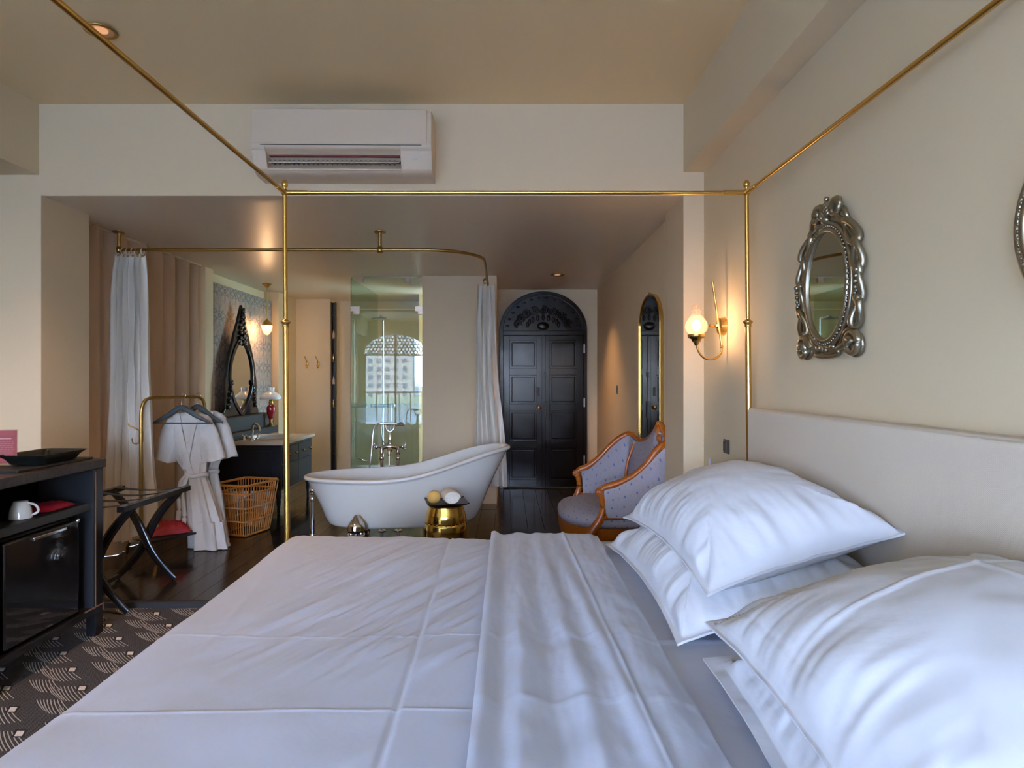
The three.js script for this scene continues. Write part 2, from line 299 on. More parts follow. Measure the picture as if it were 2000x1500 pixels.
{ // window in the bedroom's left wall behind the camera: the cool light along the bed's left edge
  const w = thing('window_4', 'window in the left wall near the river front', 'window', [XL - 0.1, 0, 0]); w.userData.kind = 'structure'; delete w.userData.category;
  obj('window_frame', [D(-0.03, 0.03, 0.05, 0.11, -3.7, -2.3), D(-0.03, 0.03, 2.24, 2.3, -3.7, -2.3), D(-0.03, 0.03, 0.05, 2.3, -3.7, -3.64), D(-0.03, 0.03, 0.05, 2.3, -2.36, -2.3), D(-0.03, 0.03, 0.05, 2.3, -3.03, -2.97)], M.windowWood, w);
  for (const [a, b] of [[-3.64, -3.03], [-2.97, -2.36]]) obj('pane', D(-0.003, 0.003, 0.11, 2.24, a, b), M.windowGlass, w);
}
// balcony, river and the far bank
struct('balcony_floor', D(-6, 4, -0.25, -0.01, -7.0, WIN - 0.22), std({ color: lin(0.42, 0.38, 0.34), roughness: 0.8 }), 'pale balcony floor outside the arched windows');
struct('river', D(-500, 500, -8.2, -8, -900, -7.2), std({ color: lin(0.10, 0.15, 0.15), roughness: 0.16, bumpMap: plasterBump, bumpScale: 0.02 }), 'wide grey green river outside');
{
  const r = thing('balcony_railing', 'dark metal balcony railing outside the arched windows', 'railing', [-1, -0.01, -6.9]);
  obj('handrail', [B(-5, 5, 0.9, 0.95, -0.03, 0.03)], M.black, r);
  for (let x = -4.9; x < 5; x += 0.35) obj('baluster', B(x - 0.012, x + 0.012, 0, 0.9, -0.012, 0.012), M.black, r);
  const cols = [lin(0.55, 0.40, 0.31), lin(0.52, 0.48, 0.42), lin(0.45, 0.27, 0.20), lin(0.58, 0.50, 0.42), lin(0.40, 0.37, 0.34)];
  const winM = std({ color: lin(0.10, 0.13, 0.16), roughness: 0.2 });
  const list = [[-118, 22, 15, 0, 'low terracotta riverside house block with dark windows'], [-92, 20, 17, 2, 'reddish riverside building beside the pale tower'], [-62, 30, 46, 3, 'tall pale many-windowed riverside hotel tower'], [-26, 26, 30, 1, 'cream mid-rise riverside block next to the hotel tower'], [8, 30, 20, 4, 'grey low riverside block on the far bank'], [48, 34, 36, 0, 'pink mid-rise riverside block on the far bank']];
  list.forEach(([x, w, h, c, l]) => {
    const b = thing('riverside_building', l, 'building', [x, -7, -246]);
    obj('wall', B(-w / 2, w / 2, 0, h, 0, 14), std({ color: cols[c], roughness: 0.9 }), b);
    const gw = B(0, 1.7, 0, 1.7, -0.25, 0.1);
    for (let fx = -w / 2 + 1.4; fx < w / 2 - 2; fx += 3.4) for (let fy = 2; fy < h - 2; fy += 3.3) { const m = obj('window', gw, winM, b); m.position.set(fx, fy, 0); }
  });
  struct('river_bank', D(-300, 300, -8, -5.4, -262, -243), std({ color: lin(0.34, 0.38, 0.26), roughness: 0.95 }), 'green far bank of the river');
}
// ---------------------------------------------------------------- canopy bed
const BX0 = -0.965, BX1 = 1.05, BD0 = 0.86, BD1 = 2.79, BY = 0.606;
{
  const b = thing('canopy_bed', 'canopy bed with slim brass posts and an upholstered cream headboard', 'bed', [0, 0, 0]);
  obj('bed_base', D(BX0 + 0.03, BX1, 0.1, 0.34, BD0 + 0.03, BD1 - 0.03, 0.02), M.headboard, b);
  for (const [x, d] of [[-0.85, 1.0], [-0.85, 2.65], [0.95, 1.0], [0.95, 2.65]]) obj('foot', D(x - 0.03, x + 0.03, 0, 0.1, d - 0.03, d + 0.03, 0.006), M.blackMatt, b);
  obj('mattress', D(BX0 + 0.012, BX1, 0.34, 0.588, BD0 + 0.012, BD1 - 0.012, 0.05), M.skyTintSheet, b);
  obj('headboard', D(1.05, 1.12, 0.1, 1.178, 0.80, 2.785, 0.016), M.headboard, b);
  const posts = [[-0.993, 2.83, -0.977], [1.066, 2.83, 1.088], [-0.993, 0.84, -0.977], [1.088, 0.78, 1.088]];
  for (const [xt, d, xb] of posts) {
    const post = obj('post', [rod(V(xb, 0, -d), V(lerp(xb, xt, 0.72), 1.545, -d), 0.0125), rod(V(lerp(xb, xt, 0.72), 1.545, -d), V(xt, 2.15, -d), 0.0092)], M.brass, b);
    const xc = lerp(xb, xt, 0.72);
    obj('collar', [lathe([[0.0125, 0], [0.016, 0.004], [0.0135, 0.012], [0.021, 0.020], [0.021, 0.026], [0.012, 0.032], [0.0095, 0.036]], 20).translate(xc, 1.535, -d), ball(0.0155, xt, 2.135, -d)], M.brass, post);
    obj('finial', lathe([[0, 0.05], [0.008, 0.048], [0.0135, 0.039], [0.0145, 0.031], [0.0125, 0.022], [0.006, 0.015], [0.0095, 0.008], [0.0095, 0]], 20).translate(xt, 2.14, -d), M.brass, post);
  }
  for (const [i, j] of [[0, 1], [0, 2], [1, 3], [2, 3]]) {
    const A = V(posts[i][0], 2.135, -posts[i][1]), C = V(posts[j][0], 2.135, -posts[j][1]), u = C.clone().sub(A).normalize();
    obj('rail', [rod(A, C, 0.0085), rod(A, A.clone().addScaledVector(u, 0.10), 0.0105), rod(C, C.clone().addScaledVector(u, -0.10), 0.0105)], M.brass, b);
  }
}
// cloth draped over the mattress: arc over the edges, then hanging
function over(a0, a1, r, s) {                            // s along the cloth, measured from the middle of the span's first edge
  const L = a1 - a0, q = Math.PI / 2 * r;
  if (s < r) { const t = r - s; if (t < q) { const an = t / r; return [a0 + r - r * Math.sin(an), r - r * Math.cos(an)]; } return [a0, r + (t - q)]; }
  if (s > L - r) { const t = s - (L - r); if (t < q) { const an = t / r; return [a1 - r + r * Math.sin(an), r - r * Math.cos(an)]; } return [a1, r + (t - q)]; }
  return [a0 + s, 0];
}
function drape({ x0, x1, d0, d1, y, r = 0.05, hx0 = 0, hx1 = 0, hd0 = 0, hd1 = 0, nx = 120, nd = 160, f = () => 0, th = 0.008 }) {
  const Lx = x1 - x0, Ld = d1 - d0;
  return sheet((u, v) => {
    const sx = lerp(-hx0, Lx + hx1, u), sd = lerp(-hd0, Ld + hd1, v);
    const [px, dx] = hx0 || hx1 ? over(x0, x1, r, clamp(sx, hx0 ? -9 : r, hx1 ? 9 : Lx - r) === sx ? sx : sx) : [x0 + sx, 0];
    const X = (hx0 && sx < r) || (hx1 && sx > Lx - r) ? over(x0, x1, r, sx) : [x0 + sx, 0];
    const Z = (hd0 && sd < r) || (hd1 && sd > Ld - r) ? over(d0, d1, r, sd) : [d0 + sd, 0];
    const drop = Math.min(Math.hypot(X[1], Z[1]), Math.max(X[1], Z[1]) + 0.25 * Math.min(X[1], Z[1])) + 0.9 * (Math.min(X[1], r) * Math.min(Z[1], r)) / r, e = f(X[0], Z[0]);
    let ox = 0, oz = 0; if (X[1] > r) ox = (sx < Lx / 2 ? -1 : 1) * e; if (Z[1] > r) oz = (sd < Ld / 2 ? -1 : 1) * e;
    return V(X[0] + ox, y - drop + (drop < r ? e : 0), -(Z[0] + oz));
  }, nx, nd, th);
}
const wob = (x, d, f, a, z = 0) => a * fbm(x * f, d * f, z, 3);
const ridge = (t, w) => Math.exp(-(t * t) / (w * w));
{ // duvet with the pressed laundry creases the photograph shows
  const f = (x, d) => {
    const xc = x + 0.228 - 0.010 * Math.sin(d * 1.7);
    return wob(x, d, 2.0, 0.010) + (smooth(-0.95, -0.5, x) * smooth(1.25, 1.6, d) * 0.0065 + 0.0008) * fbm((x - d * 0.55) * 16, (d + x * 0.55) * 2.2, 4, 3) + wob(x * 1.6 - d * 0.9, d * 0.5 + x * 0.4, 11, 0.0010, 9)
      + 0.004 * Math.exp(-Math.abs(xc) / 0.0035) - 0.0045 * ridge(xc + 0.010, 0.007) + 0.003 * smooth(-0.004, 0.010, xc)
      + 0.0013 * ridge(d - 1.70 - 0.01 * Math.sin(x * 4), 0.0042) + 0.0014 * ridge(d - 1.315 - 0.008 * Math.sin(x * 3), 0.0042)
      + 0.012 * smooth(-0.1, -0.5, x) * smooth(1.9, 2.6, d)
      + 0.003 * ridge(x + 0.34 - (d - 1.55) * 0.30, 0.013) * ridge(d - 1.58, 0.12) + 0.0025 * ridge(x + 0.40 - (d - 1.5) * 0.4, 0.012) * ridge(d - 1.60, 0.12) + 0.003 * ridge(x + 0.55 - (d - 1.75) * 0.55, 0.022) * ridge(d - 1.8, 0.2) + 0.003 * ridge(x + 0.68 - (d - 1.75) * 0.55, 0.022) * ridge(d - 1.82, 0.2) + 0.0025 * ridge(x + 0.47 - (d - 2.2) * 0.5, 0.02) * ridge(d - 2.25, 0.2)
      + 0.002 * ridge(x + 0.83 + 0.05 * Math.sin(d * 3), 0.012) * smooth(1.2, 1.7, d);
  };
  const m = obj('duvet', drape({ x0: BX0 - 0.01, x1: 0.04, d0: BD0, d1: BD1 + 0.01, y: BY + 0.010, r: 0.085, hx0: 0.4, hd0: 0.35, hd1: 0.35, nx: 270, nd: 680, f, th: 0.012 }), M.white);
  tag(m, 'white cotton duvet with pressed creases over the foot half of the bed', 'duvet');
}
{ // sheet covering the pillow end
  const f = (x, d) => wob(x, d, 2.5, 0.006, 3) + wob(x * 0.5, d, 10, 0.0025, 6) + 0.004 * ridge(d - 1.69 - 0.01 * Math.sin(x * 5), 0.006) + 0.003 * ridge(d - 1.32 + 0.02 * x, 0.006);
  const m = obj('fitted_sheet', drape({ x0: 0.03, x1: BX1 - 0.004, d0: BD0, d1: BD1 + 0.004, y: BY - 0.006, r: 0.05, hd0: 0.22, hd1: 0.22, nx: 110, nd: 200, f, th: 0.004 }), M.skyTintSheet);
  tag(m, 'smooth white sheet between the folded band and the headboard', 'sheet');
}
{ // turned-back band of sheet with long soft folds
  const f = (x, d) => {
    const u = (x + 0.07) / 0.46, k = smooth(0.2, 1.3, 2.9 - d);
    const fold = (c, w, a, bend) => a * ridge(u - c - bend * (2.0 - d) * 0.1, w);
    return 0.012 + 0.015 * ridge(u - 0.03, 0.05)
      + (0.35 + 0.65 * k) * (fold(0.24, 0.075, 0.017, -0.35) + fold(0.47, 0.06, 0.014, 0.5) + fold(0.63, 0.05, 0.015, 1.1) + fold(0.80, 0.09, 0.010, 0.8) - fold(0.36, 0.05, 0.006, 0.1) - fold(0.12, 0.05, 0.007, 0))
      + 0.006 * ridge(u - 0.71 - 0.05 * (2.1 - d), 0.012) + wob(x * 3, d * 0.8, 4, 0.010, 2) + wob(x, d, 11, 0.003, 5)
      + 0.0025 * ridge(d - 1.66 + 0.05 * x, 0.006) + 0.002 * ridge(d - 1.32, 0.006) - 0.010 * smooth(0.9, 1, u);
  };
  const g = drape({ x0: -0.07, x1: 0.392, d0: BD0 - 0.006, d1: BD1 + 0.018, y: BY + 0.012, r: 0.05, hd0: 0.3, hd1: 0.26, nx: 150, nd: 220, f, th: 0.010 });
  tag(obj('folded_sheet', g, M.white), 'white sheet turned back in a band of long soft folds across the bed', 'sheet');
}
// pillows: Oxford cases with a flat border and pinched corners
function pillowGeo(L, W, T, flange, s, opt = {}) {         // L along z, W along x
  const n = 120, mm = 150, P = (u, v, side) => {
    const eu = 1 - flange / (W / 2), ev = 1 - flange / (L / 2);
    const a = clamp(Math.abs(u) / eu), b = clamp(Math.abs(v) / ev);
    let h = Math.pow(Math.max(0, 1 - Math.pow(a, opt.pow || 2.4)), opt.puff || 0.6) * Math.pow(Math.max(0, 1 - Math.pow(b, opt.pow || 2.4)), opt.puff || 0.6);
    const pinch = 0.085, x = u * W / 2 * (1 - pinch * (1 - v * v) * Math.abs(u) * Math.abs(u)), z = v * L / 2 * (1 - pinch * 0.8 * (1 - u * u) * v * v);
    const edge = Math.max(a, b), cr = 0.0;
    // creases run in from the border and the corners
    const ang = Math.atan2(v * L * 0.5 - Math.sign(v) * L * 0.2, u * W * 0.5 - Math.sign(u) * W * 0.2);
    const wr = smooth(0.25, 0.8, edge) * (1 - smooth(0.96, 1.0, edge)) * (0.022 * fbm(x * (a > b ? 2.5 : 11) + s, z * (a > b ? 11 : 2.5), s * 3.1, 3))
      + smooth(0.55, 0.9, Math.min(a, b)) * (1 - smooth(0.97, 1, edge)) * 0.010 * Math.sin(ang * 13 + s) + (0.016 * fbm(x * 4 + s, z * 4, s, 3) + 0.004 * fbm(x * 14 + z * 5, z * 5 + s, s, 3)) * h;
    const fl = edge >= 1 ? 0.008 * fbm(x * 9 + s, z * 9, s + 5, 3) + (opt.lift || 0) * 0 : 0;
    const press = opt.crease ? h * (0.004 * ridge(x - 0.10 - 0.02 * Math.sin(z * 4), 0.006) + 0.004 * ridge(z + 0.10 + 0.12 * x * x + 0.03 * Math.sin(x * 6), 0.006)) : 0;
    const hd = Math.min(W / 2 * (1 - Math.abs(u)), L / 2 * (1 - Math.abs(v)));
    const hemline = opt.hem ? -0.0022 * ridge(hd - opt.hem, 0.005)  : 0;
    const top = 0.004 + T * 0.66 * h + wr + fl + press + hemline, bot = -0.002 - T * 0.34 * Math.min(h * 1.2, 0.9) + fl;
    const bow = (opt.bow || 0) * (v * v) + (opt.bowx || 0) * u * u;
    return V(x, (side > 0 ? top : bot) + bow, z);
  };
  const top = sheet((u, v) => P(2 * u - 1, 1 - 2 * v, 1), n, mm), bot = sheet((u, v) => P(1 - 2 * u, 1 - 2 * v, -1), n, mm);
  const rim = sheet((u, v) => { const q = u * 4, k = Math.floor(q) % 4, t = 2 * (q - Math.floor(q)) - 1, uv = [[t, -1], [1, t], [-t, 1], [-1, -t]][k], a = P(uv[0], uv[1], 1), b = P(uv[0], uv[1], -1); return a.lerp(b, v); }, 160, 1);
  return merged([top, bot, rim]);
}
function pillow(label, L, W, T, [x, y, d], [rx, ry, rz], s, opt = {}) {
  const p = thing('pillow', label, 'pillow', [x, y, d]); p.rotation.set(rx, ry, rz, 'YXZ');
  obj('pillowcase', pillowGeo(L, W, T, opt.flange ?? 0.04, s, opt), M.pillowcase, p);
  return p;
}
pillow('plump white pillow lying on top of the far stack beside the headboard', 0.94, 0.56, 0.225, [0.755, 0.845, 2.13], [0, 0.05, 0.28], 1.3, { flange: 0.010, bow: -0.03, puff: 0.52 });
pillow('white pillow at the bottom of the far stack, corner touching the chair side', 1.0, 0.62, 0.19, [0.72, 0.705, 2.14], [0, 0.03, 0.22], 4.7, { flange: 0.018, bow: -0.02, puff: 0.52 });
pillow('nearest white pillow with a broad hemmed border, on top', 0.99, 0.64, 0.23, [0.735, 0.83, 0.965], [0, -0.06, 0.24], 8.2, { flange: 0.012, bow: -0.02, puff: 0.62, pow: 2.0, crease: true, hem: 0.055 });
pillow('white pillow under the nearest one, only its border showing', 1.0, 0.66, 0.18, [0.735, 0.70, 0.97], [0, -0.10, 0.18], 11.9, { flange: 0.035, puff: 0.6, hem: 0.06 });
// ---------------------------------------------------------------- bedroom fittings
{ // air conditioner on the header
  const a = thing('air_conditioner', 'white wall-mounted split air conditioner with its vane open', 'air conditioner', [-0.905, 2.43, DW]);
  a.rotation.y = 0.012;
  const w = 0.486, prof = new THREE.Shape();            // side profile: z forward = x, height = y
  prof.moveTo(0, 0); prof.lineTo(0.10, 0); prof.quadraticCurveTo(0.155, 0.004, 0.17, 0.03); prof.lineTo(0.108, 0.085); prof.lineTo(0.20, 0.123); prof.quadraticCurveTo(0.222, 0.132, 0.222, 0.16); prof.lineTo(0.212, 0.31); prof.quadraticCurveTo(0.208, 0.342, 0.175, 0.342); prof.lineTo(0, 0.342); prof.closePath();
  const full = new THREE.Shape(); full.moveTo(0, 0); full.lineTo(0.10, 0); full.quadraticCurveTo(0.15, 0.004, 0.168, 0.03); full.lineTo(0.205, 0.118); full.quadraticCurveTo(0.222, 0.132, 0.222, 0.16); full.lineTo(0.212, 0.31); full.quadraticCurveTo(0.208, 0.342, 0.175, 0.342); full.lineTo(0, 0.342); full.closePath();
  const E = (s, x0, x1) => ext(s, x1 - x0, 0.003).rotateY(-Math.PI / 2).translate(x1, 0, 0);
  const body = obj('casing', [E(full, -w, -w + 0.07), E(prof, -w + 0.07, w - 0.165), E(full, w - 0.165, w)], M.plastic, a);
  obj('front_panel', B(-w + 0.002, w - 0.02, 0.150, 0.338, 0.205, 0.2245, 0.006), M.plastic, a);
  obj('panel_gap', B(-w + 0.05, w - 0.05, 0.1425, 0.1455, 0.2, 0.2225), M.dark, a);
  obj('outlet', [B(-w + 0.075, w - 0.17, 0.03, 0.115, 0.085, 0.118)], M.blackMatt, a);
  for (let i = 0; i < 26; i++) obj('louvre', B(-0.003, 0.003, 0.035, 0.09, 0.11, 0.135).translate(-w + 0.10 + i * 0.0265, 0, 0), std_grey(), a);
  obj('vane', new THREE.BoxGeometry(2 * w - 0.26, 0.005, 0.05).rotateX(0.45).translate(-0.05, 0.072, 0.158), M.plastic, a);
  obj('lower_lip', B(-w + 0.075, w - 0.17, 0.022, 0.032, 0.13, 0.172, 0.003), M.plastic, a);
  obj('inner_strip', B(-w + 0.08, w - 0.175, 0.1, 0.112, 0.12, 0.165), std({ color: lin(0.16, 0.025, 0.025), roughness: 0.5 }), a);
  obj('remote_sensor', B(w - 0.10, w - 0.075, 0.075, 0.1, 0.185, 0.19).rotateX(0), std({ color: lin(0.55, 0.56, 0.58), roughness: 0.3 }), a);
}
function std_grey() { return M.grey || (M.grey = std({ color: lin(0.16, 0.17, 0.16), roughness: 0.5 })); }
// recessed downlights: a trim ring, a warm can, a lamp and its light
function downlight(label, x, y, d, power) {
  const t = thing('downlight', label, 'downlight', [x, y, d], 0);
  obj('trim_ring', lathe([[0.052, -0.001], [0.060, -0.006], [0.068, -0.005], [0.071, 0], [0.068, 0.001], [0.052, 0.001]], 32), M.brassDark, t);
  obj('reflector', lathe([[0.053, -0.002], [0.052, 0.0], [0.042, 0.004], [0.030, 0.006]], 32), std({ color: lin(0.7, 0.45, 0.28), metalness: 1, roughness: 0.3, side: THREE.DoubleSide }), t);
  obj('lamp', new THREE.CylinderGeometry(0.03, 0.03, 0.004, 24).translate(0, 0.003, 0), std({ color: 0x000000, emissive: lin(1, 0.50, 0.25), emissiveIntensity: 0.8 }), t);
  const l = new THREE.SpotLight(lin(1, 0.56, 0.27), power, 0, 0.9, 1, 2); l.position.set(0, -0.012, 0); l.target.position.set(0, -1, 0); l.castShadow = true; l.shadow.radius = 1.4; t.add(l, l.target);
  return t;
}
// holes are not needed: each can sits in the thickness of a shallow trim
downlight('recessed downlight with a coppery ring in the bedroom ceiling', -1.845, CEIL - 0.008, 2.88, 8);
downlight('recessed downlight in the lower ceiling before the black doors', 0.505, LOW - 0.008, 6.4, 5);
downlight('added unseen downlight in the bedroom ceiling nearest the river windows', -1.845, CEIL - 0.008, 0.6, 4);  // out of view, added for warm fill on the bedroom walls and ceiling

// wall lamp beside the headboard
function flameGlass() { return lathe([[0.020, 0.0], [0.032, 0.006], [0.052, 0.028], [0.058, 0.050], [0.054, 0.072], [0.040, 0.096], [0.026, 0.114], [0.021, 0.126], [0.028, 0.136], [0.022, 0.146], [0.016, 0.152], [0.022, 0.160], [0.016, 0.170], [0.008, 0.176], [0, 0.178]], 32); }
M.lampGlass = phy({ color: lin(1, 0.92, 0.84), roughness: 0.05, transmission: 0.96, thickness: 0, ior: 1.45 });
{
  const s = thing('wall_lamp', 'brass swan-neck wall lamp with a lit flame-shaped glass shade', 'wall lamp', [XR, 1.58, 3.31]);
  obj('wall_plate', [new THREE.CylinderGeometry(0.042, 0.046, 0.03, 36).rotateZ(Math.PI / 2).translate(-0.015, 0, 0)], M.brass, s);
  obj('stem', [rod(V(-0.03, 0, 0), V(-0.085, 0, 0.02), 0.008), rod(V(-0.078, 0.225, 0.045), V(-0.030, -0.11, 0.045), 0.0055), ball(0.0085, -0.030, -0.11, 0.045), rod(V(-0.05, 0, 0.02), V(-0.055, 0.0, 0.045), 0.006)], M.brass, s);
  const arm = [V(-0.030, -0.11, 0.045), V(-0.034, -0.14, 0.045), V(-0.06, -0.168, 0.05), V(-0.10, -0.175, 0.055), V(-0.135, -0.160, 0.06), V(-0.157, -0.130, 0.064), V(-0.165, -0.10, 0.066)];
  obj('arm', tube(arm, 0.0055, 30, 10), M.brass, s);
  const holder = obj('shade_holder', lathe([[0, 0], [0.008, 0], [0.012, 0.012], [0.022, 0.022], [0.026, 0.034], [0.042, 0.040], [0.044, 0.056], [0.038, 0.058], [0, 0.05]], 28).translate(-0.168, -0.105, 0.068), M.brass, s);
  obj('glass_shade', flameGlass().scale(1, 0.92, 1).translate(-0.168, -0.055, 0.068), M.lampGlass, s);
  obj('bulb', ellipsoid(0.022, 0.03, 0.022, -0.168, -0.002, 0.068), std({ color: 0x000000, emissive: lin(1, 0.80, 0.58), emissiveIntensity: 3 }), s);
  const l = new THREE.PointLight(lin(1, 0.66, 0.38), 0.32, 0, 2); l.position.set(-0.168, -0.002, 0.068); l.castShadow = true; l.shadow.radius = 1.2; s.add(l);
  // flex groove of the lamp down the wall
}
{
  const s = thing('switch_plate', 'dark grey double switch plate beside the headboard', 'light switch', [XR - 0.001, 0.957, 3.27]);
  obj('plate', B(-0.008, 0, -0.036, 0.036, -0.037, 0.037, 0.003), std({ color: lin(0.06, 0.055, 0.05), roughness: 0.4 }), s);
  for (const z of [-0.017, 0.017]) obj('rocker', B(-0.011, -0.007, -0.026, 0.026, z - 0.0155, z + 0.0155, 0.002), std({ color: lin(0.05, 0.046, 0.042), roughness: 0.3 }), s);
  const t = thing('switch_plate', 'small grey switch plate beside the tall arched mirror', 'light switch', [1.059, 1.207, 6.1]);
  obj('plate', B(-0.008, 0, -0.04, 0.04, -0.033, 0.033, 0.003), std({ color: lin(0.12, 0.11, 0.10), roughness: 0.4 }), t);
  obj('rocker', B(-0.011, -0.007, -0.028, 0.028, -0.014, 0.014, 0.002), std({ color: lin(0.05, 0.046, 0.042), roughness: 0.3 }), t);
}
// carved silver mirrors on the headboard wall
function carvedMirror(label, x, y, d, plain = false) {
  const m = thing('carved_mirror', label, 'mirror', [x, y, d], -Math.PI / 2); // local: x along the wall (towards the far end is -x), z out of the wall
  const a = 0.135, b = plain ? 0.150 : 0.185;
  const ring = (ra, rb, r, z, n = 48) => { const p = []; for (let i = 0; i < n; i++) { const t = i / n * Math.PI * 2; p.push(V(ra * Math.cos(t), rb * Math.sin(t), z)); } return tube(p, r, n * 2, 8, true); };
  const glass = new THREE.Shape(); glass.absellipse(0, 0, a, b, 0, Math.PI * 2);
  obj('mirror_glass', ext(glass, 0.006, 0.0015, 64).translate(0, 0, 0.022), M.mirror, m);
  const back = new THREE.Shape(); back.absellipse(0, 0, a + (plain ? 0.034 : 0.05), b + (plain ? 0.036 : 0.055), 0, Math.PI * 2);
  obj('backing', ext(back, 0.014, 0.004, 64).translate(0, 0, 0.006), M.silver, m);
  obj('inner_rim', [ring(a + 0.006, b + 0.006, 0.009, 0.031), ring(a + 0.026, b + 0.028, 0.007, 0.028)], M.silver, m);
  const beads = []; for (let i = 0; i < 70; i++) { const t = i / 70 * Math.PI * 2; beads.push(ball(0.0052, (a + 0.017) * Math.cos(t), (b + 0.018) * Math.sin(t), 0.034, 8)); }
  obj('beading', beads, M.silver, m);
  const loop = (cx, cy, rx, ry, rot, r = 0.0115, z = 0.024) => { const p = []; for (let i = 0; i < 18; i++) { const t = i / 18 * Math.PI * 2, X = rx * Math.cos(t), Y = ry * Math.sin(t); p.push(V(cx + X * Math.cos(rot) - Y * Math.sin(rot), cy + X * Math.sin(rot) + Y * Math.cos(rot), z + 0.006 * Math.sin(t * 2))); } return tube(p, r, 40, 8, true); };
  const scroll = (cx, cy, r0, turns, st, dir, r = 0.008) => { const p = []; for (let i = 0; i <= 26; i++) { const k = i / 26, t = st + dir * k * turns * Math.PI * 2, q = r0 * (1 - 0.8 * k); p.push(V(cx + q * Math.cos(t), cy + q * Math.sin(t), 0.024 + 0.014 * k)); } return taper(p, [r, r * 1.2, r * 0.8, r * 1.3], 40, 8); };
  for (const s of plain ? [] : [-1, 1]) {
    obj('side_scroll', [loop(s * 0.150, 0.155, 0.022, 0.055, s * 0.75), loop(s * 0.185, 0.075, 0.020, 0.050, s * 0.25), loop(s * 0.197, -0.03, 0.014, 0.05, 0, 0.010), loop(s * 0.185, -0.115, 0.020, 0.045, s * -0.35), ellipsoid(0.016, 0.03, 0.014, s * 0.200, 0.02, 0.026), ellipsoid(0.013, 0.022, 0.013, s * 0.200, -0.075, 0.028), ...[0, 1, 2, 3, 4].map(i => ball(0.010 - i * 0.0008, s * (0.205 - i * 0.002), 0.02 - i * 0.018, 0.038, 8))], M.silver, m);
    obj('foot_scroll', [scroll(s * 0.165, -0.212, 0.046, 1.5, s > 0 ? Math.PI : 0, -s, 0.0115), ellipsoid(0.046, 0.042, 0.014, s * 0.165, -0.212, 0.016), loop(s * 0.115, -0.192, 0.05, 0.014, s * 0.55, 0.009)], M.silver, m);
    obj('crest_scroll', [scroll(s * 0.060, 0.252, 0.036, 1.3, s > 0 ? Math.PI * 0.9 : Math.PI * 0.1, -s, 0.010), loop(s * 0.103, 0.222, 0.034, 0.017, s * -0.6, 0.008)], M.silver, m);
  }
  const fan = []; for (let i = -3; i <= 3; i++) { const t = i * 0.27, L = 0.072 - Math.abs(i) * 0.008; fan.push(taper([V(Math.sin(t) * 0.02, 0.222 + Math.cos(t) * 0.01, 0.026), V(Math.sin(t) * L * 0.7, 0.218 + Math.cos(t) * L * 0.7, 0.038), V(Math.sin(t) * L, 0.218 + Math.cos(t) * L, 0.026)], [0.005, 0.010, 0.006], 10, 7)); }
  if (!plain) obj('crest_shell', [...fan, ellipsoid(0.02, 0.014, 0.014, 0, 0.225, 0.032), ball(0.010, 0, 0.298, 0.028)], M.silver, m);
  if (!plain) obj('bottom_carving', [loop(0, -0.232, 0.075, 0.013, 0, 0.008), ...[-2, -1, 0, 1, 2].map(i => ellipsoid(0.012, 0.010, 0.010, i * 0.024, -0.222 + Math.abs(i) * 0.004, 0.03))], M.silver, m);
  return m;
}
const mirrorA = carvedMirror('carved silver oval mirror hanging beside the wall lamp', XR - 0.002, 1.626, 2.195);
carvedMirror('smooth-rimmed silver oval mirror further from the wall lamp, only its edge in view', XR - 0.002, 1.618, 1.212, true);

